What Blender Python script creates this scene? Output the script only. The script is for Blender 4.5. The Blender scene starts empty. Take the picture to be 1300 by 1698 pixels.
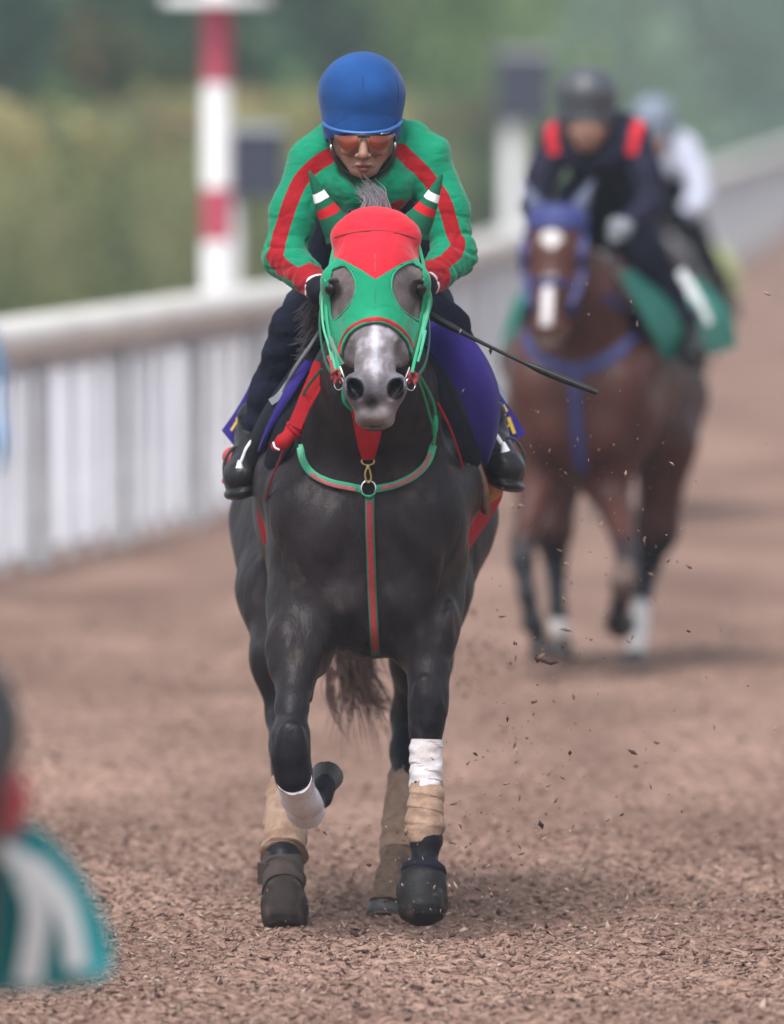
import bpy, math, random
import numpy as np
from mathutils import Vector, Matrix, noise as mnoise
random.seed(7); rng = np.random.default_rng(7)
S = bpy.context.scene
COL = S.collection
R = math.radians
# ------------------------------------------------------------------ camera
FPX, DIST, CH = 18000.0, 30.0, 2.34          # focal length in photo pixels, subject distance, camera height
PITCH = math.atan(694.0 / FPX)
cam = bpy.data.cameras.new('camera'); camo = bpy.data.objects.new('camera', cam); COL.objects.link(camo)
camo.location = (0, -DIST, CH); camo.rotation_euler = (R(90) - PITCH, 0, 0)
cam.sensor_fit = 'VERTICAL'; cam.sensor_height = 36; cam.lens = 36 * FPX / 1698
cam.clip_start = 0.5; cam.clip_end = 5000
cam.dof.use_dof = True; cam.dof.focus_distance = 29.5; cam.dof.aperture_fstop = 2.75
S.camera = camo
# ------------------------------------------------------------------ world and sun
W = bpy.data.worlds.new('World'); S.world = W; W.use_nodes = True
nt = W.node_tree; nt.nodes.clear()
sky = nt.nodes.new('ShaderNodeTexSky'); sky.sky_type = 'NISHITA'; sky.sun_disc = False
SUN_EL, SUN_ROT = R(58), R(200)
sky.sun_elevation = SUN_EL; sky.sun_rotation = SUN_ROT; sky.dust_density = 4; sky.air_density = 1.0
hs = nt.nodes.new('ShaderNodeHueSaturation'); hs.inputs['Saturation'].default_value = 0.38
bg = nt.nodes.new('ShaderNodeBackground'); bg.inputs['Strength'].default_value = 0.13
wo = nt.nodes.new('ShaderNodeOutputWorld')
nt.links.new(sky.outputs[0], hs.inputs['Color']); nt.links.new(hs.outputs[0], bg.inputs[0]); nt.links.new(bg.outputs[0], wo.inputs[0])
sl = bpy.data.lights.new('sun', 'SUN'); sl.energy = 1.3; sl.angle = R(22); sl.color = (1, 0.975, 0.96)
so = bpy.data.objects.new('sun', sl); COL.objects.link(so)
sd = Vector((math.sin(SUN_ROT) * math.cos(SUN_EL), math.cos(SUN_ROT) * math.cos(SUN_EL), math.sin(SUN_EL)))
so.rotation_euler = sd.to_track_quat('Z', 'Y').to_euler(); so.location = (0, 0, 30)
S.view_settings.view_transform = 'Standard'; S.view_settings.look = 'None'
S.view_settings.exposure = 1.0; S.view_settings.gamma = 1; S.view_settings.use_curve_mapping = False
S.render.engine = 'CYCLES'

# ------------------------------------------------------------------ helpers
def P(px, py, Y=0.0):
    """a point at depth Y whose place I measured in the photo"""
    dx = (px - 650) / FPX; dz = (849 - py) / FPX
    c, s = math.cos(PITCH), math.sin(PITCH)
    d = np.array([dx, c + s * dz, -s + c * dz]); t = (Y + DIST) / d[1]
    return np.array([0, -DIST, CH]) + d * t
def topx(p):
    c, s = math.cos(PITCH), math.sin(PITCH)
    y = p[..., 1] + DIST; z = p[..., 2] - CH
    f = c * y - s * z; u = s * y + c * z
    return 650 + FPX * p[..., 0] / f, 849 - FPX * u / f
def tag(o, label=None, cat=None, group=None, kind=None):
    if label: o['label'] = label
    if cat: o['category'] = cat
    if group: o['group'] = group
    if kind: o['kind'] = kind
    return o
def empty(name, loc=(0, 0, 0), rz=0, **k):
    o = bpy.data.objects.new(name, None); COL.objects.link(o); o.location = loc; o.rotation_euler = (0, 0, rz)
    o.empty_display_size = 0.1
    return tag(o, **k)
def link(name, me, mat, parent=None):
    o = bpy.data.objects.new(name, me); COL.objects.link(o)
    if mat is not None:
        me.materials.clear(); me.materials.append(mat)
    if parent is not None: o.parent = parent
    return o
def np_mesh(name, V, F, smooth=True, attrs=None):
    me = bpy.data.meshes.new(name); V = np.asarray(V, np.float32); F = np.asarray(F, np.int32)
    n = F.shape[1]
    me.vertices.add(len(V)); me.vertices.foreach_set('co', V.ravel())
    me.loops.add(F.size); me.loops.foreach_set('vertex_index', F.ravel())
    me.polygons.add(len(F)); me.polygons.foreach_set('loop_start', np.arange(0, F.size, n, dtype=np.int32))
    me.polygons.foreach_set('loop_total', np.full(len(F), n, np.int32))
    if smooth: me.polygons.foreach_set('use_smooth', np.ones(len(F), bool))
    for k, a in (attrs or {}).items():
        a = np.asarray(a, np.float32)
        if a.ndim == 1:
            at = me.attributes.new(k, 'FLOAT', 'POINT'); at.data.foreach_set('value', a)
        else:
            at = me.attributes.new(k, 'FLOAT_COLOR', 'POINT')
            if a.shape[1] == 3: a = np.hstack([a, np.ones((len(a), 1), np.float32)])
            at.data.foreach_set('color', a.ravel())
    me.update(calc_edges=True); me.validate()
    return me
def cr(pts, n=8):
    """Catmull-Rom through the points"""
    p = np.asarray(pts, float)
    if len(p) < 3: 
        t = np.linspace(0, 1, n + 1)[:, None]; return p[0] * (1 - t) + p[1] * t
    q = np.vstack([2 * p[0] - p[1], p, 2 * p[-1] - p[-2]]); out = []
    for i in range(1, len(q) - 2):
        for k in range(n):
            t = k / n; a, b, c, d = q[i - 1], q[i], q[i + 1], q[i + 2]
            out.append(0.5 * (2 * b + (c - a) * t + (2 * a - 5 * b + 4 * c - d) * t * t + (3 * b - a - 3 * c + d) * t ** 3))
    out.append(p[-1]); return np.array(out)
class MB:
    def __init__(s): s.v = []; s.f = []; s.sm = True
    def add(s, v, f):
        o = len(s.v); s.v += [tuple(map(float, q)) for q in v]; s.f += [tuple(i + o for i in g) for g in f]; return s
    def sweep(s, pts, rad, n=8, flat=None, up=(0, -1, 0), tw=0.0, cap=True):
        """tube, or with flat=(width, thickness) a strap whose face looks towards up"""
        p = np.asarray(pts, float); m = len(p)
        rad = np.interp(np.linspace(0, 1, m), np.linspace(0, 1, len(rad)), rad) if np.ndim(rad) else np.full(m, float(rad))
        T = np.gradient(p, axis=0); T /= np.linalg.norm(T, axis=1)[:, None] + 1e-12
        V = []; prev = None
        for i in range(m):
            u = np.asarray(up, float) if flat is not None or prev is None else prev
            u = u - T[i] * (u @ T[i]); L = np.linalg.norm(u)
            if L < 1e-3:
                u = np.array([1.0, 0.1, 0]) ; u = u - T[i] * (u @ T[i]); L = np.linalg.norm(u)
            u /= L; prev = u; b = np.cross(T[i], u)
            for k in range(n):
                a = 2 * math.pi * (k + 0.5 * (flat is not None)) / n + tw
                ca, sa = math.cos(a), math.sin(a)
                if flat is not None:
                    e = 0.45
                    x = flat[0] * .5 * rad[i] * math.copysign(abs(ca) ** e, ca); y = flat[1] * .5 * math.copysign(abs(sa) ** e, sa)
                else: x, y = rad[i] * ca, rad[i] * sa
                V.append(p[i] + b * x + u * y)
        F = []
        for i in range(m - 1):
            for k in range(n):
                a, b2 = i * n + k, i * n + (k + 1) % n
                F.append((a, b2, b2 + n, a + n))
        if cap:
            F.append(tuple(reversed(range(n)))); F.append(tuple(range((m - 1) * n, m * n)))
        return s.add(V, F)
    def ball(s, c, r, n=10, m=7, rot=None):
        c = np.asarray(c, float); r = np.ones(3) * r if np.ndim(r) == 0 else np.asarray(r, float)
        V = []; F = []
        for i in range(m + 1):
            th = math.pi * i / m
            for k in range(n):
                a = 2 * math.pi * k / n
                q = np.array([math.sin(th) * math.cos(a), math.sin(th) * math.sin(a), math.cos(th)]) * r
                if rot is not None: q = rot @ q
                V.append(c + q)
        for i in range(m):
            for k in range(n): F.append((i * n + k, (i + 1) * n + k, (i + 1) * n + (k + 1) % n, i * n + (k + 1) % n))
        return s.add(V, F)
    def box(s, c, h, rz=0, bev=0):
        c = np.asarray(c, float); V = []
        ca, sa = math.cos(rz), math.sin(rz)
        for z in (-1, 1):
            for x, y in ((-1, -1), (1, -1), (1, 1), (-1, 1)):
                X, Y = x * h[0], y * h[1]
                V.append(c + np.array([X * ca - Y * sa, X * sa + Y * ca, z * h[2]]))
        return s.add(V, [(3, 2, 1, 0), (4, 5, 6, 7), (0, 1, 5, 4), (1, 2, 6, 5), (2, 3, 7, 6), (3, 0, 4, 7)])
    def ring(s, c, R0, r, axis=(0, -1, 0), n=20, m=7, el=1.0):
        ax = np.asarray(axis, float); ax /= np.linalg.norm(ax)
        a = np.cross(ax, (0, 0, 1.0)); 
        if np.linalg.norm(a) < .05: a = np.array([1.0, 0, 0])
        a /= np.linalg.norm(a); b = np.cross(ax, a); V = []; F = []
        for i in range(n):
            t = 2 * math.pi * i / n; d = a * math.cos(t) + b * math.sin(t) * el
            for k in range(m):
                u = 2 * math.pi * k / m; V.append(np.asarray(c) + d * (R0 + r * math.cos(u)) + ax * r * math.sin(u))
        for i in range(n):
            for k in range(m): F.append((i * m + k, ((i + 1) % n) * m + k, ((i + 1) % n) * m + (k + 1) % m, i * m + (k + 1) % m))
        return s.add(V, F)
    def sheet(s, G, th):
        """a grid of points given real thickness"""
        G = np.asarray(G, float); a, b, _ = G.shape
        du = np.gradient(G, axis=0); dv = np.gradient(G, axis=1); N = np.cross(du, dv)
        N /= np.linalg.norm(N, axis=2)[..., None] + 1e-12
        V = np.concatenate([(G + N * th / 2).reshape(-1, 3), (G - N * th / 2).reshape(-1, 3)]); o = a * b; F = []
        for i in range(a - 1):
            for j in range(b - 1):
                q = (i * b + j, i * b + j + 1, (i + 1) * b + j + 1, (i + 1) * b + j)
                F.append(tuple(reversed(q))); F.append(tuple(x + o for x in q))
        rim = [i * b for i in range(a)] + [(a - 1) * b + j for j in range(1, b)] + [i * b + b - 1 for i in range(a - 2, -1, -1)] + [j for j in range(b - 2, 0, -1)]
        for i in range(len(rim)):
            x, y = rim[i], rim[(i + 1) % len(rim)]; F.append((x, y, y + o, x + o))
        return s.add(V, F)
    def build(s, name, mat, parent=None, smooth=True, fn=None):
        me = bpy.data.meshes.new(name); v = s.v
        if fn is not None: v = [tuple(fn(np.array(q))) for q in v]
        me.from_pydata(v, [], s.f)
        if smooth: me.polygons.foreach_set('use_smooth', [True] * len(me.polygons)); me.set_sharp_from_angle(angle=R(50))
        me.update(); return link(name, me, mat, parent)
def loft(A, B, nu=16, nv=8, bulge=(0, 0, 0)):
    A = cr(A, 6); B = cr(B, 6)
    ia = np.linspace(0, len(A) - 1, nu); ib = np.linspace(0, len(B) - 1, nu)
    A = np.stack([np.interp(ia, range(len(A)), A[:, k]) for k in range(3)], 1)
    B = np.stack([np.interp(ib, range(len(B)), B[:, k]) for k in range(3)], 1)
    t = np.linspace(0, 1, nv)[None, :, None]
    return A[:, None] * (1 - t) + B[:, None] * t + np.asarray(bulge) * np.sin(math.pi * t)

# ---------------- signed-distance modelling: one continuous skin from many muscles
class Field:
    def __init__(s, lo, hi, h):
        s.lo = np.array(lo, float); s.h = h
        s.n = np.ceil((np.array(hi) - s.lo) / h).astype(int) + 1
        s.F = np.full(s.n, 0.5, np.float32)
        s.ax = [(s.lo[i] + h * np.arange(s.n[i])).astype(np.float32) for i in range(3)]
    def _sl(s, lo, hi):
        a = np.clip(np.floor((np.asarray(lo) - s.lo) / s.h).astype(int), 0, s.n); b = np.clip(np.ceil((np.asarray(hi) - s.lo) / s.h).astype(int) + 1, 0, s.n)
        if np.any(b <= a): return None
        sl = tuple(slice(a[i], b[i]) for i in range(3))
        return sl, (s.ax[0][sl[0]][:, None, None], s.ax[1][sl[1]][None, :, None], s.ax[2][sl[2]][None, None, :])
    def dist(s, pr, pad):
        if pr[0] == 'c':
            _, a, b, ra, rb, sc = pr
            r = max(ra, rb) * np.asarray(sc); q = s._sl(np.minimum(a, b) - r - pad, np.maximum(a, b) + r + pad)
            if q is None: return None
            sl, (X, Y, Z) = q; sc = np.asarray(sc, np.float32)
            a = (a / sc).astype(np.float32); b = (b / sc).astype(np.float32); ba = b - a; L = float(ba @ ba) + 1e-9
            x, y, z = X / sc[0] - a[0], Y / sc[1] - a[1], Z / sc[2] - a[2]
            t = np.clip((x * ba[0] + y * ba[1] + z * ba[2]) / L, 0, 1)
            x, y, z = x - t * ba[0], y - t * ba[1], z - t * ba[2]
            l = np.sqrt(x * x + y * y + z * z) + 1e-6; d = l - (ra + (rb - ra) * t)
            if not (sc[0] == sc[1] == sc[2] == 1): d = d / (np.sqrt((x / sc[0]) ** 2 + (y / sc[1]) ** 2 + (z / sc[2]) ** 2) / l)
            return sl, d
        _, c, r, M = pr
        r = np.asarray(r, np.float32); rr = np.abs(M) @ r if M is not None else r
        q = s._sl(c - rr - pad, c + rr + pad)
        if q is None: return None
        sl, (X, Y, Z) = q
        x, y, z = X - np.float32(c[0]), Y - np.float32(c[1]), Z - np.float32(c[2])
        if M is not None:
            Mi = M.T.astype(np.float32); x, y, z = (Mi[0, 0] * x + Mi[0, 1] * y + Mi[0, 2] * z, Mi[1, 0] * x + Mi[1, 1] * y + Mi[1, 2] * z, Mi[2, 0] * x + Mi[2, 1] * y + Mi[2, 2] * z)
        k0 = np.sqrt((x / r[0]) ** 2 + (y / r[1]) ** 2 + (z / r[2]) ** 2) + 1e-6
        k1 = np.sqrt((x / r[0] ** 2) ** 2 + (y / r[1] ** 2) ** 2 + (z / r[2] ** 2) ** 2) + 1e-6
        return sl, k0 * (k0 - 1) / k1
    def add(s, pr, k=.03):
        q = s.dist(pr, k + 3 * s.h)
        if q is None: return
        sl, d = q; A = s.F[sl]; h = np.maximum(k - np.abs(A - d), 0)
        s.F[sl] = np.minimum(A, d) - h * h / (4 * k)
    def sub(s, pr, k=.01):
        q = s.dist(pr, k + 3 * s.h)
        if q is None: return
        sl, d = q; A = s.F[sl]; d = -d; h = np.maximum(k - np.abs(A - d), 0)
        s.F[sl] = np.maximum(A, d) + h * h / (4 * k)
    def sample(s, p):
        q = (np.asarray(p) - s.lo) / s.h; i = np.clip(np.floor(q).astype(int), 0, s.n - 2); f = q - i; v = 0
        for a in (0, 1):
            for b in (0, 1):
                for c in (0, 1):
                    w = (f[:, 0] if a else 1 - f[:, 0]) * (f[:, 1] if b else 1 - f[:, 1]) * (f[:, 2] if c else 1 - f[:, 2])
                    v = v + w * s.F[i[:, 0] + a, i[:, 1] + b, i[:, 2] + c]
        return v
    def nets(s, iso=0.0, close=True):
        F = s.F - iso
        if close:
            F = F.copy()
            for ax in range(3):
                sl = [slice(None)] * 3; sl[ax] = 0; F[tuple(sl)] = .1; sl[ax] = -1; F[tuple(sl)] = .1
        ins = F < 0; n = F.shape
        cnt = np.zeros([m - 1 for m in n], np.int8)
        for a in (0, 1):
            for b in (0, 1):
                for c in (0, 1): cnt += ins[a:n[0] - 1 + a, b:n[1] - 1 + b, c:n[2] - 1 + c]
        act = (cnt > 0) & (cnt < 8); cells = np.argwhere(act); idx = np.full(act.shape, -1, np.int32); idx[act] = np.arange(len(cells))
        cor = [(a, b, c) for a in (0, 1) for b in (0, 1) for c in (0, 1)]
        val = {q: F[cells[:, 0] + q[0], cells[:, 1] + q[1], cells[:, 2] + q[2]] for q in cor}
        acc = np.zeros((len(cells), 3)); w = np.zeros(len(cells))
        for q in cor:
            for ax in range(3):
                if q[ax] == 0:
                    q2 = list(q); q2[ax] = 1; q2 = tuple(q2); A, B = val[q], val[q2]; m = (A < 0) != (B < 0)
                    t = A[m] / (A[m] - B[m]); p = np.tile(np.array(q, float), (m.sum(), 1)); p[:, ax] += t
                    acc[m] += p; w[m] += 1
        V = s.lo + s.h * (cells + acc / w[:, None]); Q = []
        for ax in range(3):
            o1, o2 = [i for i in range(3) if i != ax]
            sa = [slice(1, -1)] * 3; sb = [slice(1, -1)] * 3; sa[ax] = slice(0, -1); sb[ax] = slice(1, None)
            A, B = ins[tuple(sa)], ins[tuple(sb)]
            for flip in (0, 1):
                e = np.argwhere((A & ~B) if not flip else (~A & B))
                if not len(e): continue
                base = e.copy(); base[:, o1] += 1; base[:, o2] += 1
                def g(d1, d2):
                    c = base.copy(); c[:, o1] -= d1; c[:, o2] -= d2; return idx[c[:, 0], c[:, 1], c[:, 2]]
                q = np.stack([g(0, 0), g(1, 0), g(1, 1), g(0, 1)], 1)
                if (flip == 1) != (ax == 1): q = q[:, ::-1]
                Q.append(q)
        Q = np.concatenate(Q); Q = Q[(Q >= 0).all(1)]
        return V, Q
def vnormals(V, F):
    n = np.cross(V[F[:, 2]] - V[F[:, 0]], V[F[:, 3]] - V[F[:, 1]]) if F.shape[1] == 4 else np.cross(V[F[:, 1]] - V[F[:, 0]], V[F[:, 2]] - V[F[:, 0]])
    N = np.zeros_like(V)
    for k in range(F.shape[1]): np.add.at(N, F[:, k], n)
    return N / (np.linalg.norm(N, axis=1)[:, None] + 1e-12)
def keep(V, F, m):
    """keep faces whose vertices all pass m"""
    F = F[m[F].all(1)]; u = np.unique(F); r = np.full(len(V), -1); r[u] = np.arange(len(u)); return V[u], r[F], u
def relax(V, F, it=2, lam=.5):
    E = np.vstack([F[:, [i, (i + 1) % F.shape[1]]] for i in range(F.shape[1])])
    for _ in range(it):
        A = np.zeros_like(V); c = np.zeros(len(V)); np.add.at(A, E[:, 0], V[E[:, 1]]); np.add.at(c, E[:, 0], 1); np.add.at(A, E[:, 1], V[E[:, 0]]); np.add.at(c, E[:, 1], 1)
        V = V + lam * (A / c[:, None] - V)
    return V
def cone(a, b, ra, rb, s=(1, 1, 1)): return ('c', np.asarray(a, float), np.asarray(b, float), ra, rb, s)
def ell(c, r, rot=None):
    M = None
    if rot is not None:
        from mathutils import Euler
        M = np.array(Euler([R(x) for x in rot]).to_matrix())
    return ('e', np.asarray(c, float), r, M)
def fnoise(V, sc, seed=0.0):
    return np.array([mnoise.noise(Vector((x * sc[0] + seed, y * sc[1], z * sc[2]))) for x, y, z in V])
def polydist(U, path):
    """distance in the plane from points U (n,2) to a polyline"""
    d = np.full(len(U), 1e6); path = np.asarray(path, float)
    for a, b in zip(path[:-1], path[1:]):
        ab = b - a; t = np.clip(((U - a) @ ab) / (ab @ ab + 1e-9), 0, 1); d = np.minimum(d, np.linalg.norm(U - a - t[:, None] * ab, axis=1))
    return d
def inpoly(U, poly):
    """signed distance, positive inside"""
    p = np.asarray(poly, float); c = np.zeros(len(U), bool)
    for a, b in zip(p, np.roll(p, -1, 0)):
        m = (a[1] > U[:, 1]) != (b[1] > U[:, 1]); c ^= m & (U[:, 0] < (b[0] - a[0]) * (U[:, 1] - a[1]) / (b[1] - a[1] + 1e-12) + a[0])
    d = polydist(U, np.vstack([p, p[:1]])); return np.where(c, d, -d)

# ------------------------------------------------------------------ materials
def mat(name, col, rough=.6, metal=0, spec=.5, noise=None, bump=None, sheen=0, attr=None, dirt=None, coat=0, sss=0, weave=None):
    """noise=(scale, amount)   bump=(scale, distance)   attr='col' reads a colour attribute
    dirt=(colour, scale, low, high)   attr=('mask', col2) mixes a second colour where the attribute is positive"""
    m = bpy.data.materials.new(name); m.use_nodes = True; n = m.node_tree.nodes; l = m.node_tree.links
    b = n['Principled BSDF']; b.inputs['Roughness'].default_value = rough; b.inputs['Metallic'].default_value = metal
    b.inputs['Specular IOR Level'].default_value = spec
    if sheen: b.inputs['Sheen Weight'].default_value = sheen; b.inputs['Sheen Roughness'].default_value = .4
    if coat: b.inputs['Coat Weight'].default_value = coat; b.inputs['Coat Roughness'].default_value = .15
    if sss: b.inputs['Subsurface Weight'].default_value = sss; b.inputs['Subsurface Radius'].default_value = (.02, .008, .005); b.inputs['Subsurface Scale'].default_value = .4
    tc = n.new('ShaderNodeTexCoord')
    rgb = n.new('ShaderNodeRGB'); rgb.outputs[0].default_value = (*col, 1); cur = rgb.outputs[0]
    def mix(a, bb, f, mode='MIX'):
        x = n.new('ShaderNodeMix'); x.data_type = 'RGBA'; x.blend_type = mode; l.new(f, x.inputs[0]) if not isinstance(f, float) else setattr(x.inputs[0], 'default_value', f)
        l.new(a, x.inputs[6]); l.new(bb, x.inputs[7]); return x.outputs[2]
    if attr == 'col':
        a = n.new('ShaderNodeAttribute'); a.attribute_name = 'col'; cur = a.outputs['Color']
    elif attr:
        for nm, c2 in (attr if isinstance(attr, list) else [attr]):
            a = n.new('ShaderNodeAttribute'); a.attribute_name = nm; mr = n.new('ShaderNodeMapRange'); mr.inputs[1].default_value = -.0007; mr.inputs[2].default_value = .0007
            l.new(a.outputs['Fac'], mr.inputs[0]); r2 = n.new('ShaderNodeRGB'); r2.outputs[0].default_value = (*c2, 1)
            cur = mix(cur, r2.outputs[0], mr.outputs[0])
    if noise:
        t = n.new('ShaderNodeTexNoise'); t.inputs['Scale'].default_value = noise[0]; t.inputs['Detail'].default_value = 5; t.inputs['Roughness'].default_value = .65
        l.new(tc.outputs['Object'], t.inputs[0]); mr = n.new('ShaderNodeMapRange'); mr.inputs[1].default_value = .3; mr.inputs[2].default_value = .7
        mr.inputs[3].default_value = 1 - noise[1]; mr.inputs[4].default_value = 1 + noise[1]; l.new(t.outputs[0], mr.inputs[0])
        vm = n.new('ShaderNodeVectorMath'); vm.operation = 'SCALE'; l.new(cur, vm.inputs[0]); l.new(mr.outputs[0], vm.inputs['Scale']); cur = vm.outputs[0]
    if dirt:
        t = n.new('ShaderNodeTexNoise'); t.inputs['Scale'].default_value = dirt[1]; t.inputs['Detail'].default_value = 6
        l.new(tc.outputs['Object'], t.inputs[0]); mr = n.new('ShaderNodeMapRange'); mr.inputs[1].default_value = dirt[2]; mr.inputs[2].default_value = dirt[3]
        l.new(t.outputs[0], mr.inputs[0]); r2 = n.new('ShaderNodeRGB'); r2.outputs[0].default_value = (*dirt[0], 1); cur = mix(cur, r2.outputs[0], mr.outputs[0])
    l.new(cur, b.inputs['Base Color'])
    if bump:
        t = n.new('ShaderNodeTexNoise'); t.inputs['Scale'].default_value = bump[0]; t.inputs['Detail'].default_value = 4
        l.new(tc.outputs['Object'], t.inputs[0]); bp = n.new('ShaderNodeBump'); bp.inputs['Distance'].default_value = bump[1]; bp.inputs['Strength'].default_value = .8
        h = t.outputs[0]
        if weave:
            mp = n.new('ShaderNodeMapping'); mp.inputs['Scale'].default_value = weave; l.new(tc.outputs['Object'], mp.inputs[0])
            w = n.new('ShaderNodeTexNoise'); w.inputs['Scale'].default_value = 1; w.inputs['Detail'].default_value = 2; l.new(mp.outputs[0], w.inputs[0])
            ad = n.new('ShaderNodeMath'); ad.operation = 'ADD'; l.new(h, ad.inputs[0]); l.new(w.outputs[0], ad.inputs[1]); h = ad.outputs[0]
        l.new(h, bp.inputs['Height']); l.new(bp.outputs[0], b.inputs['Normal'])
    return m
GREEN = (.006, .25, .125); DKGREEN = (.008, .10, .055); RED = (.50, .012, .022); PURPLE = (.030, .020, .165)
M = dict(
    coat=mat('dark_coat', (.03, .03, .03), .40, attr='col', noise=(16, .3), bump=(140, .0018), sheen=0, spec=.13, weave=(90, 90, 16), dirt=((.055, .040, .036), 11, .60, .80)),
    bay=mat('bay_coat', (.1, .03, .02), .42, attr='col', noise=(9, .2), spec=.2),
    black_hair=mat('dark_hair', (.028, .024, .028), .5, spec=.2), brown_hair=mat('brown_hair', (.17, .105, .09), .6, spec=.2), mane_hair=mat('mane_hair', (.075, .065, .075), .55), grey_hair=mat('grey_hair', (.17, .15, .17), .6),
    eye=mat('eye', (.006, .004, .004), .12, spec=.4),
    hoodred=mat('hood_red_cloth', (.52, .016, .032), .6, noise=(25, .06)),
    green=mat('green_cloth', GREEN, .62, noise=(30, .08), bump=(420, .0012), sheen=.25),
    hood=mat('hood_cloth', GREEN, .75, spec=.15, attr=('mask', (.52, .016, .032)), noise=(25, .06), bump=(500, .0012), sheen=.2),
    earm=mat('ear_cloth', DKGREEN, .8, spec=.15, attr=[('redband', (.42, .012, .02)), ('whiteband', (.75, .75, .76))], noise=(40, .1), bump=(300, .0008)),
    jersey=mat('jersey_cloth', (.003, .20, .105), .8, spec=.12, attr=[('stripe', (.27, .006, .012)), ('cuff', (.28, .008, .014)), ('piping', (.7, .7, .76))], noise=(12, .08), bump=(38, .0045), sheen=.2, weave=(20, 20, 55)),
    navyj=mat('navy_jacket', (.010, .010, .026), .7, spec=.15, attr=[('stripe2', (.5, .02, .03))], noise=(12, .1)),
    whitej=mat('white_jacket', (.46, .49, .60), .6, noise=(8, .08)), bluej=mat('sky_blue_jacket', (.07, .28, .55), .5, noise=(8, .1)),
    strapg=mat('green_strap', (.008, .28, .14), .45, bump=(300, .0006)), dgreen=mat('dark_green_strap', DKGREEN, .5),
    red=mat('red_cloth', (.32, .010, .016), .8, spec=.15, noise=(30, .12), bump=(260, .001)), pink=mat('faded_red_webbing', (.32, .085, .10), .7, noise=(90, .3), bump=(500, .001)),
    darkred=mat('dark_red_webbing', (.22, .014, .02), .7, noise=(120, .25)),
    purple=mat('purple_cloth', PURPLE, .85, spec=.12, noise=(14, .1), bump=(400, .0006), sheen=.1), yellow=mat('yellow_print', (.72, .5, .04), .6),
    black=mat('black_fabric', (.007, .008, .014), .75, noise=(20, .3), bump=(200, .001), spec=.12),
    navy=mat('navy_fabric', (.010, .012, .025), .8, noise=(14, .2), bump=(120, .0015), spec=.1),
    boot=mat('black_leather', (.010, .010, .011), .42, spec=.25, coat=.06, noise=(25, .3), bump=(60, .0008)),
    sole=mat('boot_sole', (.03, .033, .035), .7, noise=(40, .4)),
    white=mat('white_plastic', (.72, .74, .78), .4), steel=mat('steel', (.55, .56, .58), .25, metal=1), brass=mat('brass', (.45, .32, .13), .3, metal=1),
    wwrap=mat('white_bandage', (.60, .585, .61), .85, noise=(30, .1), bump=(160, .002), dirt=((.42, .30, .27), 9, .52, .72)),
    twrap=mat('tan_bandage', (.29, .195, .14), .9, noise=(35, .25), bump=(190, .0025), dirt=((.17, .095, .065), 14, .5, .75)),
    twrap2=mat('dirty_bandage', (.17, .11, .08), .9, noise=(30, .35), bump=(190, .0025), dirt=((.05, .035, .03), 14, .45, .7)),
    bwrap=mat('brown_bandage', (.038, .026, .023), .9, noise=(35, .35), bump=(190, .002)),
    bellb=mat('muddy_boot', (.022, .015, .014), .75, spec=.2, noise=(22, .4), bump=(70, .002), dirt=((.08, .055, .046), 18, .52, .75)),
    bellk=mat('black_rubber_boot', (.010, .010, .011), .6, spec=.2, noise=(22, .3), bump=(80, .001), dirt=((.09, .06, .05), 26, .58, .78)),
    hoof=mat('hoof_horn', (.035, .03, .03), .5, noise=(30, .3), bump=(60, .001)), leather=mat('tan_leather', (.42, .21, .085), .5, noise=(18, .3)), leatherd=mat('brown_leather', (.13, .07, .055), .55, noise=(24, .5), bump=(60, .002)),
    greyp=mat('grey_lining', (.2, .22, .25), .6),
    helmet=mat('blue_helmet_cover', (.010, .060, .215), .8, spec=.15, noise=(7, .2), bump=(350, .0006), sheen=.1), helmetr=mat('blue_helmet_rim', (.018, .10, .32), .4), helmb=mat('pale_helmet', (.16, .20, .26), .6), helmg=mat('grey_helmet', (.05, .056, .066), .45, noise=(12, .3)),
    helmseam=mat('helmet_seam', (.006, .035, .13), .8, spec=.1),
    skin=mat('skin', (.42, .235, .175), .5, attr='col', noise=(60, .1), bump=(260, .0009), sss=.15, spec=.3),
    lens=mat('orange_lens', (.20, .032, .008), .15, metal=.4, coat=.6, noise=(22, .35)), frame=mat('dark_frame', (.012, .01, .012), .35), whitef=mat('white_frame', (.6, .62, .66), .3),
    blues=mat('blue_strap', (.018, .026, .13), .6, noise=(12, .15)), teal=mat('teal_cloth', (.010, .30, .34), .7, noise=(8, .12)), tealg=mat('teal_green_cloth', (.005, .15, .11), .7, noise=(8, .12)),
    bluegrey=mat('blue_grey_cloth', (.10, .12, .19), .7), lime=mat('pale_lime_cloth', (.50, .56, .22), .7), whitec=mat('white_cloth', (.72, .76, .78), .7), pinkred=mat('red_boot', (.42, .05, .06), .6), strap=mat('dark_strap', (.02, .02, .022), .5))

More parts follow.
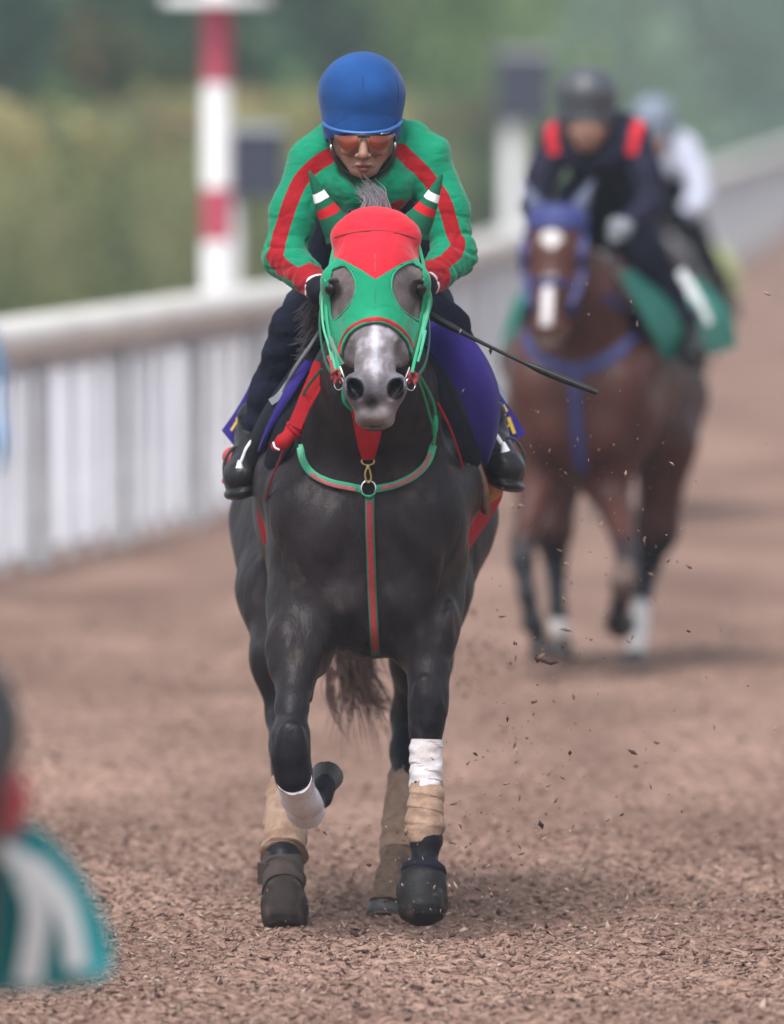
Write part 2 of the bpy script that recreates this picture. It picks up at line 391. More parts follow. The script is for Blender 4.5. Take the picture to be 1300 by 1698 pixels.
# ================================================================== the setting
def vnoise2(x, y, seed):
    xi = np.floor(x).astype(np.int64); yi = np.floor(y).astype(np.int64); fx = x - xi; fy = y - yi
    def h(a, b):
        n = (a * 374761393 + b * 668265263 + seed * 974634777) & 0xffffffff; n = ((n ^ (n >> 13)) * 1274126177) & 0xffffffff; return ((n ^ (n >> 16)) & 0xffff) / 65535.0
    fx = fx * fx * (3 - 2 * fx); fy = fy * fy * (3 - 2 * fy)
    return (h(xi, yi) * (1 - fx) + h(xi + 1, yi) * fx) * (1 - fy) + (h(xi, yi + 1) * (1 - fx) + h(xi + 1, yi + 1) * fx) * fy
def gheight(x, y):
    fade = np.clip((3.4 - np.abs(x)) / .6, 0, 1) * np.clip((y + 5.4) / .6, 0, 1) * np.clip((22 - y) / 8, 0, 1)
    z = (vnoise2(x / .33, y / .5, 1) - .5) * .055 + (vnoise2(x / .10, y / .13, 2) - .5) * .024 + (vnoise2(x / .035, y / .045, 3) - .5) * .018 + (vnoise2(x / 1.1, y / 1.7, 5) - .5) * .03
    cl = np.clip(vnoise2(x / .06, y / .075, 9) - .72, 0, 1) * .07
    return (z + cl) * fade
def build_ground():
    xs = np.concatenate([-np.geomspace(900, 3.6, 22), np.arange(-3.4, 3.401, .022), np.geomspace(3.6, 900, 22)])
    ys = np.concatenate([[-120, -60, -31, -20, -12, -8, -6], np.arange(-5.5, 8, .024), np.arange(8, 22, .06), np.geomspace(22.3, 2500, 44)])
    X, Y = np.meshgrid(xs, ys, indexing='ij'); Z = gheight(X, Y); V = np.stack([X, Y, Z], -1).reshape(-1, 3)
    a, b = X.shape; i = np.arange(a - 1)[:, None] * b + np.arange(b - 1)[None]; i = i.ravel(); F = np.stack([i, i + b, i + b + 1, i + 1], 1)
    m = bpy.data.materials.new('track_dirt'); m.use_nodes = True; n = m.node_tree.nodes; l = m.node_tree.links; p = n['Principled BSDF']; p.inputs['Roughness'].default_value = .95; p.inputs['Specular IOR Level'].default_value = .2
    tc = n.new('ShaderNodeTexCoord')
    def nz(s, d, sc=(1, 1, 1)):
        mp = n.new('ShaderNodeMapping'); mp.inputs['Scale'].default_value = sc; l.new(tc.outputs['Object'], mp.inputs[0])
        t = n.new('ShaderNodeTexNoise'); t.inputs['Scale'].default_value = s; t.inputs['Detail'].default_value = d; l.new(mp.outputs[0], t.inputs[0]); return t.outputs[0]
    r = n.new('ShaderNodeValToRGB'); e = r.color_ramp.elements; e[0].position = .34; e[0].color = (.10, .060, .047, 1); e[1].position = .66; e[1].color = (.335, .228, .182, 1)
    x = e.new(.5); x.color = (.225, .146, .116, 1); l.new(nz(38, 8), r.inputs[0])
    r2 = n.new('ShaderNodeValToRGB'); e = r2.color_ramp.elements; e[0].position = .35; e[0].color = (.66, .62, .6, 1); e[1].position = .65; e[1].color = (1.18, 1.15, 1.12, 1); l.new(nz(1.1, 6, (1, .32, 1)), r2.inputs[0])
    mx = n.new('ShaderNodeMix'); mx.data_type = 'RGBA'; mx.blend_type = 'MULTIPLY'; mx.inputs[0].default_value = 1; l.new(r.outputs[0], mx.inputs[6]); l.new(r2.outputs[0], mx.inputs[7]); l.new(mx.outputs[2], p.inputs['Base Color'])
    bp = n.new('ShaderNodeBump'); bp.inputs['Distance'].default_value = .012; l.new(nz(70, 8), bp.inputs['Height']); l.new(bp.outputs[0], p.inputs['Normal'])
    tag(link('ground', np_mesh('ground', V, F, True), m), kind='structure')
build_ground()
def chips(name, n, xr, yr, size, label, cat, elev=None, ypow=1.0):
    x = rng.uniform(*xr, n); y = yr[0] + (yr[1] - yr[0]) * rng.random(n) ** ypow
    if elev is not None: x, y, z = elev
    else: z = gheight(x, y)
    n = len(x); s = size[0] * (size[1] / size[0]) ** (rng.random(n) ** 2.3)
    # a shard: long thin bent sliver or a lump; six vertices, eight triangles
    base = np.array([[-1, 0, 0], [1, 0, 0], [0, -.45, 0], [0, .45, 0], [0, 0, .3], [.1, 0, -.25]]); T = np.array([[0, 2, 4], [2, 1, 4], [1, 3, 4], [3, 0, 4], [2, 0, 5], [1, 2, 5], [3, 1, 5], [0, 3, 5]])
    V = base[None] * (1 + rng.uniform(-.35, .35, (n, 6, 3))); V[:, :, 1] *= rng.uniform(.35, 1.3, n)[:, None]; V *= s[:, None, None]
    tl = rng.normal(0, .45, n) if elev is None else rng.uniform(-3, 3, n); rz = rng.uniform(0, 6.28, n)
    c, q = np.cos(tl)[:, None], np.sin(tl)[:, None]; X = V[:, :, 0] * c - V[:, :, 2] * q; Zz = V[:, :, 0] * q + V[:, :, 2] * c
    c, q = np.cos(rz)[:, None], np.sin(rz)[:, None]; V = np.stack([X * c - V[:, :, 1] * q + x[:, None], X * q + V[:, :, 1] * c + y[:, None], Zz + z[:, None] + (s[:, None] * .12 if elev is None else 0)], -1).reshape(-1, 3)
    F = (np.arange(n)[:, None, None] * 6 + T[None]).reshape(-1, 3)
    pal = np.array([(.30, .195, .155), (.37, .26, .205), (.24, .15, .12), (.14, .075, .062), (.07, .038, .036), (.19, .145, .10), (.42, .32, .26)]); pi = rng.choice(len(pal), n, p=[.25, .16, .20, .17, .11, .05, .06])
    colr = np.repeat(.84 * pal[pi] * rng.uniform(.8, 1.15, (n, 1)), 6, 0)
    m = M.setdefault('chip', mat('dirt_chip', (.2, .1, .1), .9, attr='col', spec=.2))
    return tag(link(name, np_mesh(name, V, F, False, {'col': colr}), m), label, cat, kind='stuff')
chips('dirt_chips', 120000, (-1.7, 1.7), (-4.6, 4.5), (.003, .021), 'brown shredded bark and dirt chips covering the sandy track', 'dirt', ypow=1.25)
chips('dirt_clods', 9000, (-3, 3), (-5, 20), (.008, .034), 'larger brown dirt clods lying scattered across the track', 'dirt')
# kicked up dirt
ex, ey, ez = [], [], []
def spray(px, py, sx, sy, n, y0, y1):
    for _ in range(n):
        Y = rng.uniform(y0, y1); p = P(rng.normal(px, sx), rng.normal(py, sy), Y)
        if p[2] > .01: ex.append(p[0]); ey.append(p[1]); ez.append(p[2])
spray(700, 1490, 90, 45, 130, -.6, .8); spray(900, 1400, 90, 80, 70, -.5, 1.2); spray(905, 1080, 22, 20, 7, .1, .6); spray(930, 1180, 80, 60, 22, -.2, 1)
spray(980, 800, 110, 170, 90, -.4, 1.2); spray(560, 1450, 80, 50, 40, -.3, 1); spray(1130, 1250, 90, 150, 22, -.3, 1.5); spray(850, 760, 60, 90, 30, 0, 1); spray(870, 1250, 60, 130, 90, -.4, .8); spray(760, 1380, 60, 90, 90, -.4, .6); spray(1000, 950, 150, 160, 60, -.3, 1.2)
def puff(px, py, sx, sy, n, Y):
    P_ = [P(rng.normal(px, sx), rng.normal(py, sy), rng.uniform(Y, Y + 1.5)) for _ in range(n)]; return [q for q in P_ if q[2] > .02]
pf = np.array(puff(790, 1100, 28, 45, 260, 5) + puff(905, 1110, 25, 30, 120, 12) + puff(1040, 1130, 45, 18, 260, 13) + puff(960, 1120, 40, 25, 120, 13))
chips('kicked_dirt', 0, (0, 1), (0, 1), (.006, .02), 'blurred dirt kicked up around the hooves of the bay horse', 'dirt', elev=(pf[:, 0], pf[:, 1], pf[:, 2]))
flying = chips('flying_dirt', 0, (0, 1), (0, 1), (.0035, .017), 'small dirt flecks flying up around the galloping horse', 'dirt', elev=(np.array(ex), np.array(ey), np.array(ez)))
big = [(938, 1045), (898, 1090), (912, 1098), (890, 1092), (886, 1163), (916, 1160), (897, 1367), (862, 1403), (855, 1090), (1050, 1248), (945, 1248), (903, 1390), (1273, 487), (980, 1060), (1078, 1303), (940, 1475), (1008, 1540)]
bp_ = np.array([P(a, b, .1) for a, b in big])
chips('flying_clods', 0, (0, 1), (0, 1), (.014, .034), 'larger dirt clods thrown into the air right of the horse', 'dirt', elev=(bp_[:, 0], bp_[:, 1], bp_[:, 2]))

# ---- fence along the track
FZ = np.array([40, 46, 53, 58.5, 66, 76, 87, 120, 150, 190, 300, 520]); FX = np.array([-3.75, -2.85, -1.91, -1.05, -.30, .35, .98, 2.95, 4.7, 7.0, 12.6, 23])
FH = np.array([1.24, 1.24, 1.245, 1.26, 1.26, 1.27, 1.28, 1.34, 1.42, 1.5, 1.55, 1.55])
zz = np.linspace(40, 520, 961); fx = np.interp(zz, FZ, FX)
k = np.ones(21) / 21; fx = np.convolve(np.pad(fx, 10, 'edge'), k, 'valid'); fh = np.interp(zz, FZ, FH)
def fpt(Z, off=0.0):
    x = np.interp(Z, zz, fx); d = (np.interp(Z + .5, zz, fx) - np.interp(Z - .5, zz, fx)); L = math.hypot(d, 1)
    return np.array([x - off / L, Z - DIST + off * d / L, 0.0]), np.interp(Z, zz, fh), math.atan2(-d, 1)
fencem = mat('white_rail_paint', (.66, .64, .60), .5, noise=(3, .12), dirt=((.45, .40, .34), 1.5, .5, .8)); slatm = mat('white_slat_plastic', (.44, .44, .47), .55, noise=(3, .15), dirt=((.4, .35, .3), 2.5, .55, .8)); postm = mat('dark_post', (.34, .34, .35), .7, noise=(8, .3))
fence = empty('fence', fpt(53)[0], label='long white slatted track fence with thick rounded top rail', cat='fence'); fo = np.array(fence.location)
b = MB(); pts = []
for Z in np.concatenate([np.arange(40, 100, 1.0), np.arange(100, 510, 6)]):
    p, h, a = fpt(Z); pts.append(p + (0, 0, h - .11) - fo)
b.sweep(pts, .11, 14); b.build('top_rail', fencem, fence)
b = MB(); b.sweep([q - (0, 0, .14) + (0, .09, 0) for q in pts], 1.0, 8, flat=(.10, .03), up=(1, -.15, 0)); b.build('lower_board', slatm, fence)
pk = MB(); pk.sweep([(0, 0, 0), (0, 0, 1)], .029, 10); pkm = bpy.data.meshes.new('picket'); pkm.from_pydata(pk.v, [], pk.f); pkm.materials.append(slatm); Z = 42.0; cnt = 0
while Z < 330:
    p, h, a = fpt(Z, .02 + random.uniform(-.01, .01)); o = bpy.data.objects.new('picket', pkm); COL.objects.link(o); o.parent = fence
    o.location = p - fo + (0, 0, .0); o.rotation_euler = (R(random.uniform(-1, 1)), R(random.uniform(-1, 1)), a); o.scale = (1, 1, h - .15); Z += .62 * (1 if Z < 120 else 1.9) * random.uniform(.8, 1.2)
for Z in list(np.arange(43.55, 120, 2.5)) + list(np.arange(121, 330, 6)):
    p, h, a = fpt(Z, -.06); MB().box(p - fo + (0, 0, (h - .12) / 2), (.028, .028, (h - .12) / 2), a).build('post', postm, fence, smooth=False)
# pale service path behind the fence, then grass
def strip(name, o1, o2, z, m, zr=(38, 505)):
    A = []; Bq = []
    for Z in np.linspace(*zr, 60):
        A.append(fpt(Z, o1)[0]); Bq.append(fpt(Z, o2)[0])
    V = np.array(A + Bq); V[:, 2] = z; n = len(A); i = np.arange(n - 1); return tag(link(name, np_mesh(name, V, np.stack([i, i + 1, i + n + 1, i + n], 1)), m), kind='structure')
strip('path', .2, 5.2, .02, mat('pale_path', (.44, .43, .46), .9, noise=(2, .15)))
strip('grass_verge', 5.2, 60, .03, mat('grass_ground', (.05, .09, .03), .95, noise=(1, .4)))
# ---- leaves
def leafmat(name, ramp):
    m = bpy.data.materials.new(name); m.use_nodes = True; n = m.node_tree.nodes; l = m.node_tree.links; p = n['Principled BSDF']; p.inputs['Roughness'].default_value = .6; p.inputs['Specular IOR Level'].default_value = .3
    a = n.new('ShaderNodeAttribute'); a.attribute_name = 'col'; l.new(a.outputs['Color'], p.inputs['Base Color']); t = n.new('ShaderNodeBsdfTranslucent'); l.new(a.outputs['Color'], t.inputs[0]); x = n.new('ShaderNodeMixShader'); x.inputs[0].default_value = .4; l.new(p.outputs[0], x.inputs[1]); l.new(t.outputs[0], x.inputs[2]); l.new(x.outputs[0], n['Material Output'].inputs[0]); return m
LEAF = leafmat('leaf', None)
def leaves(pts, size, pal, w, seed, flatz=.6, cl=None):
    r = np.random.default_rng(seed); n = len(pts); s = size * r.uniform(.6, 1.4, n)
    nr = r.normal(0, 1, (n, 3)); nr[:, 2] += flatz; nr /= np.linalg.norm(nr, axis=1)[:, None]
    t = r.normal(0, 1, (n, 3)); u = np.cross(nr, t); u /= np.linalg.norm(u, axis=1)[:, None]; v = np.cross(nr, u)
    q = [pts - u * s[:, None], pts - v * s[:, None] * .5, pts + u * s[:, None], pts + v * s[:, None] * .5]
    V = np.stack(q, 1).reshape(-1, 3); F = np.arange(4 * n).reshape(-1, 4)
    pal = np.asarray(pal); g = mnz(pts, .8, seed) if cl is None else cl
    ix = np.clip(((g * .75 + r.random(n) * .25) * len(pal)).astype(int), 0, len(pal) - 1); c = pal[ix] * r.uniform(.75, 1.25, (n, 1)); return V, F, np.repeat(c, 4, 0)
def mnz(p, s, seed):
    a = vnoise2(p[:, 0] * s + p[:, 2] * .7 * s + 50, p[:, 1] * s * .6 + 50, seed); b2 = vnoise2(p[:, 1] * s * .5 + 90, p[:, 2] * s * 1.3 + 50, seed + 3); return np.clip((a + b2) / 2 * 1.7 - .35, 0, .999)
G1 = [(.022, .045, .02), (.045, .085, .03), (.075, .12, .04), (.12, .15, .05)]
def hedge(name, off, z0, z1, h, thick, pal, label, seed, dens=120, orange=.05):
    r = np.random.default_rng(seed); L = z1 - z0; n = int(L * dens)
    Z = z0 + L * r.random(n) ** 1.35; x = r.uniform(-thick / 2, thick / 2, n); top = h * (1 + .09 * (vnoise2(Z / 2.3, Z * 0 + 5.5, seed) - .5) * 2 + .0 * Z)
    z = top * (1 - r.random(n) ** 1.2 * 1); face = r.random(n) < .5; x = np.where(face, -thick / 2 * r.uniform(.75, 1.05, n), x); z = np.where(~face & (r.random(n) < .6), top * r.uniform(.93, 1.03, n), z)
    F0 = np.array([fpt(q)[0] for q in np.linspace(z0 - 1, z1 + 1, 300)]); zi = np.linspace(z0 - 1, z1 + 1, 300)
    px = np.interp(Z, zi, F0[:, 0]) - off - x; pts = np.stack([px, Z - DIST, z], 1)
    g_ = vnoise2(Z / 5.5, z * .9 + 7, seed + 5) * .65 + vnoise2(Z / 1.6, z * 1.8 + 3, seed + 6) * .35; V, F, c = leaves(pts, .13, pal, None, seed, cl=np.clip((g_ - .28) * 2.1, 0, .999)); pr = np.repeat(z / top, 4); om = (pr > .80) & (np.repeat(r.random(n), 4) < orange * 6); c[om] = (.30, .17, .07)
    e = empty(name, (np.interp(z0, zi, F0[:, 0]) - off, z0 - DIST, 0), label=label, cat='hedge'); loc = np.array(e.location)
    link('foliage', np_mesh('foliage', V - loc, F, False, {'col': c}), LEAF, e)['kind'] = 'stuff'
    bb = MB()
    for q in np.arange(z0, min(z1, z0 + 60), 1.2):
        p = fpt(q)[0]; bb.sweep([np.array([p[0] - off, p[1], 0]) - loc, np.array([p[0] - off + .1, p[1], h * .8]) - loc], [.035, .015], 5)
    bb.build('stems', mat(name + '_stem', (.06, .04, .03), .9), e)
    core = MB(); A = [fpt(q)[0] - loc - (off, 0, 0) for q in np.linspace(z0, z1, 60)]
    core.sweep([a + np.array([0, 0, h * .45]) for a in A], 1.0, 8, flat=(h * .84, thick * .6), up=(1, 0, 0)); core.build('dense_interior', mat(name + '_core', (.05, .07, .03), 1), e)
hedge('hedge', 5.4, 88, 330, 2.15, 1.4, [(.12, .17, .085), (.26, .30, .12), (.34, .37, .15), (.40, .40, .19)], 'long clipped olive green hedge behind the white fence', 11, dens=190)
def tree(name, px, Y, h, w, pal, label, seed, n=2600, low=.15, leaf=.22):
    p = P(px, 400, Y); base = np.array([p[0], Y, 0]); r = np.random.default_rng(seed)
    e = empty(name, base, label=label, cat='tree', group=None); nb = 9; cs = np.stack([r.normal(0, w * .3, nb), r.normal(0, w * .25, nb), r.uniform(h * low + .6, h * .85, nb)], 1); rs = r.uniform(.22, .4, nb) * w
    k = r.integers(0, nb, n); d = r.normal(0, 1, (n, 3)); d /= np.linalg.norm(d, axis=1)[:, None]; pts = cs[k] + d * rs[k][:, None] * (r.random(n) ** .4)[:, None] * (1, 1, .8)
    pts = pts[pts[:, 2] > .1]; shade = r.random(nb)[k[:len(pts)]] if False else None
    V, F, c = leaves(pts, leaf, pal, None, seed, cl=np.clip(mnz(pts + base, .5, seed) * .6 + (r.random(nb)[k])[:len(pts)] * .4, 0, .999))
    link('crown', np_mesh('crown', V, F, False, {'col': c}), LEAF, e)['kind'] = 'stuff'
    t = MB(); t.sweep(cr([(0, 0, 0), (.05, 0, h * .25), (-.05, .05, h * .55), (0, 0, h * .8)]), [.16, .11, .06, .02], 7)
    for c2 in cs[:6]: t.sweep(cr([(0, 0, h * .3), c2 * .5 + np.array([0, 0, h * .2]), c2]), [.06, .04, .015], 5)
    t.build('trunk', M.setdefault('bark', mat('bark', (.09, .065, .05), .9, noise=(8, .4))), e)
DG = [(.05, .10, .075), (.06, .12, .07), (.10, .18, .09), (.15, .24, .10)]; MG = [(.09, .15, .06), (.15, .24, .08), (.21, .31, .11), (.27, .36, .14)]; BG = [(.12, .19, .15), (.19, .28, .20), (.26, .36, .26)]  # last palette is lightened so the leaf colour carries far haze
OR = [(.05, .09, .04), (.07, .11, .04), (.10, .12, .05), (.45, .15, .08)]
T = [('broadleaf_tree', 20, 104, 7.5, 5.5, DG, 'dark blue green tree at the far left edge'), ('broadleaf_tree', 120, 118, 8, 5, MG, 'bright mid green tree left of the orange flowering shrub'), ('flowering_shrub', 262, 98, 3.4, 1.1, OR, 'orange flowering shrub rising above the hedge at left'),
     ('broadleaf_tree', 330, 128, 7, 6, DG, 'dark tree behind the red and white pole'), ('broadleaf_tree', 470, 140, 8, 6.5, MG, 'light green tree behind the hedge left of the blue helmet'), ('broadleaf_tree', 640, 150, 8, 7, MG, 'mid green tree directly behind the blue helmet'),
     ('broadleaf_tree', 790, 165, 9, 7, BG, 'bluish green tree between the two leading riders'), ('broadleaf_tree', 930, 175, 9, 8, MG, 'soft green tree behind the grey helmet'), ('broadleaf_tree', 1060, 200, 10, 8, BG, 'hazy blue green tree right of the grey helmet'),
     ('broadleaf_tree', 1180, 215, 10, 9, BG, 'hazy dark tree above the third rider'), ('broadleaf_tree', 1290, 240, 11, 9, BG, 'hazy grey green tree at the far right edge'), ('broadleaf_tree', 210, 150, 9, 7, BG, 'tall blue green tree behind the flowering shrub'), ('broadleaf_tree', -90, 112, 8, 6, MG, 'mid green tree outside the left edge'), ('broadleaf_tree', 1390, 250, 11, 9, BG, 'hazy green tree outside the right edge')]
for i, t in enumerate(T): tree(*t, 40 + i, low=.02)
# distant wood closing the view
r_ = np.random.default_rng(3); n = 26000; pts = np.stack([r_.uniform(-60, 90, n), r_.uniform(330, 430, n), r_.uniform(0, 1, n) ** .8 * 15], 1); V, F, c = leaves(pts, .75, [(.17, .25, .20), (.25, .34, .25), (.32, .42, .30)], None, 5)  # leaf colours lightened to stand in for haze over the wood
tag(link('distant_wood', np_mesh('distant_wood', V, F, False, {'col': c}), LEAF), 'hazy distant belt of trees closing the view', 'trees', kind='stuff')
# ---- poles beside the rail
pr = mat('pole_red_paint', (.40, .05, .09), .5); pw = mat('pole_white_paint', (.74, .74, .74), .5)
e = empty('striped_pole', P(360, 800, 35), label='tall red and white banded furlong pole beside the fence rail', cat='pole'); e.location.z = 0
bx = float(e.location.x); s0 = 65 / 18000
def zat(py, Y): return float(P(358, py, Y)[2])
for z0, z1, m in ((0, zat(400, 35), pw), (zat(400, 35), zat(312, 35), pr), (zat(312, 35), zat(138, 35), pw), (zat(138, 35), zat(8, 35), pr), (zat(8, 35), zat(8, 35) + .5, pw)):
    MB().sweep([(0, 0, z0 + .002), (0, 0, z1 - .002)], .088, 16).build('painted_band', m, e)
bb = MB(); bb.sweep([(0, 0, zat(7, 35)), (0, 0, zat(7, 35) + .06)], .33, 24); bb.build('cross_plate', pw, e)
for (xb, xp, Y, ph, bw, lab) in ((427, 378, 38, 330, 85, 'dark box on a white post beside the striped pole'), (868, 850, 68, 205, 92, 'dark box on a white post left of the grey helmet')):
    s = (30 + Y) / FPX; pb = P(xp, 500, Y); e = empty('box_on_post', (pb[0], Y, 0), label=lab, cat='box', group='dark boxes on posts along the fence')
    zb = float(P(xp, ph, Y)[2]); MB().sweep([(0, 0, 0), (0, 0, zb)], [.085, .085], 14).build('post', pw, e)
    cx = (xb - xp) * s; MB().box((cx, 0, zb + 58 * s), (bw / 2 * s, .18, 58 * s * .93)).build('box', mat('dark_navy_box', (.02, .024, .045), .5), e, smooth=False)
    MB().box((cx, 0, zb + 118 * s), (bw / 2 * s * 1.04, .2, .03)).build('lid', mat('grey_lid', (.25, .27, .28), .5), e, smooth=False)

# ================================================================== horses
def head_prims(o):
    q = lambda px, py, Y: P(px, py, Y) + o
    A = []
    A.append((cone(q(623, 425, -.24), q(623, 470, -.30), .114, .112, (1.0, 1.0, 1)), .04))          # skull
    A.append((ell(q(623, 390, -.23), (.108, .10, .073)), .03))                                        # poll
    A.append((ell(q(580, 392, -.235), (.045, .06, .035)), .02)); A.append((ell(q(667, 392, -.235), (.045, .06, .035)), .02))
    for s in (-1, 1):
        A.append((ell(q(623 + s * 66, 466, -.32), (.038, .045, .042)), .03))                        # orbit
        A.append((cone(q(623 + s * 52, 500, -.25), q(623 + s * 35, 585, -.39), .064, .042), .05))       # cheek and jaw
        A.append((cone(q(623 + s * 38, 500, -.35), q(623 + s * 25, 600, -.465), .03, .022), .03))     # facial crest
        A.append((ell(q(622 + s * 35, 645, -.52), (.030, .034, .042), (15, s * 12, s * 8)), .022))    # nostril wing
        A.append((cone(q(622 + s * 26, 668, -.50), q(622 + s * 18, 694, -.49), .030, .024), .02))     # upper lip
    A.append((cone(q(623, 440, -.33), q(622, 580, -.455), .070, .052, (1.12, 1, 1)), .05))            # face plane
    A.append((cone(q(622, 570, -.45), q(622, 640, -.50), .046, .052, (1.04, 1, 1)), .035)); A.append((cone(q(622, 540, -.475), q(622, 625, -.530), .018, .022), .03))
    A.append((ell(q(621, 688, -.50), (.047, .042, .034)), .02))                                       # lips
    A.append((ell(q(622, 702, -.462), (.037, .038, .023)), .012))                                     # chin
    return A
def head_cuts(o):
    q = lambda px, py, Y: P(px, py, Y) + o; A = []
    for s in (-1, 1):
        A.append((ell(q(622 + s * 34, 642, -.556), (.0150, .036, .0275), (18, s * 26, s * -20)), .008))
        A.append((ell(q(622 + s * 24, 660, -.556), (.009, .018, .010), (0, 0, s * -25)), .008)); A.append((ell(q(622 + s * 47, 596, -.475), (.016, .035, .045), (0, s * -6, s * 20)), .03)); A.append((ell(q(622 + s * 42, 684, -.515), (.010, .03, .02), (0, s * 20, 0)), .02))
    A.append((ell(q(621, 708, -.52), (.036, .030, .0028)), .004))
    A.append((ell(q(622, 668, -.556), (.010, .012, .016)), .014))
    return A
def horse_prims(J):
    o = J['hd']; A = []
    # trunk
    A.append((cone((-.075, .42, 1.16), (-.08, 1.0, 1.18), .29, .30, (.98, 1, 1.22)), .1))
    A.append((cone((-.08, 1.0, 1.2), (-.075, 1.55, 1.27), .30, .26, (1.0, 1, 1.1)), .1))
    A.append((cone((-.065, .45, 1.40), (-.07, 1.55, 1.42), .16, .18), .1))
    A.append((ell((-.075, 1.7, 1.28), (.30, .30, .27)), .1))
    # breast
    A.append((ell(P(610, 870, .16), (.252, .22, .27)), .08))
    A.append((ell(P(612, 965, .18), (.22, .20, .20)), .06))
    for s in (-1, 1):
        A.append((ell(P(611 + s * 62, 955, .035), (.105, .085, .13), (0, s * 14, 0)), .035))         # pectoral
        A.append((ell(P(609 + s * 102, 865, .10), (.108, .14, .17), (0, s * 10, 0)), .05))           # point of the shoulder
        A.append((cone(P(611 + s * 118, 800, .25), P(611 + s * 85, 700, .5), .14, .10, (.9, 1, 1)), .08))
        A.append((ell(P(602 + s * 122, 850, 1.42), (.125, .30, .24)), .08))                            # haunch
    # neck
    A.append((cone(P(612, 800, .22), P(618, 640, .02), .21, .165, (.98, 1, 1)), .06))
    A.append((cone(P(618, 640, .02), P(622, 450, -.10) + o, .160, .10, (.92, 1, 1)), .06))
    A.append((cone(P(615, 590, .35), P(622, 420, -.1) + o, .11, .07, (.7, 1, 1)), .08))
    A.append((cone(P(622, 690, -.02), P(622, 540, -.17) + o, .085, .07), .05))
    for s in (-1, 1): A.append((cone(P(618 + s * 62, 640, .05), P(612 + s * 80, 790, .1), .06, .075), .05))
    A += head_prims(o)
    for L in J['legs']:
        for (a, ra), (b, rb) in zip(L[:-1], L[1:]): A.append((cone(a, b, ra, rb), .028 if ra < .07 else .07))
    # muscle and joint detail
    for c, r, rot, k in J.get('extra', []): A.append((ell(c, r, rot), k))
    return A
def horse_field(J, h):
    A = horse_prims(J); lo = np.full(3, 9.0); hi = np.full(3, -9.0)
    for pr, k in A:
        if pr[0] == 'c': r = max(pr[3], pr[4]) * np.asarray(pr[5]); lo = np.minimum(lo, np.minimum(pr[1], pr[2]) - r); hi = np.maximum(hi, np.maximum(pr[1], pr[2]) + r)
        else: r = max(pr[2]); lo = np.minimum(lo, pr[1] - r); hi = np.maximum(hi, pr[1] + r)
    F = Field(lo - .03, hi + .03, h)
    for pr, k in A: F.add(pr, k)
    for pr, k in head_cuts(J['hd']): F.sub(pr, k)
    return F
def surf_on(F, px, py, off=.006, y0=-.75, y1=2.2):
    Ys = np.arange(y0, y1, .004); pts = np.array([P(px, py, y0), P(px, py, y1)]); t = ((Ys - y0) / (y1 - y0))[:, None]; p = pts[0] * (1 - t) + pts[1] * t
    v = F.sample(p); i = np.argmax(v < 0)
    if v[i] >= 0: return None
    q = p[i]; return q + (np.array([0, -DIST, CH]) - q) / DIST * off
def path_on(F, path, off=.006, n=6, y0=-.75):
    c = cr([(a, b, 0) for a, b in path], n); out = []
    for a in c:
        q = surf_on(F, a[0], a[1], off, y0)
        if q is not None: out.append(q)
    out = np.array(out)
    if len(out) > 4: out[1:-1, 1] = (out[:-2, 1] + out[1:-1, 1] * 2 + out[2:, 1]) / 4
    return out
def leg(*j): return [(np.asarray(a, float), r) for a, r in j]
Z0 = np.zeros(3)
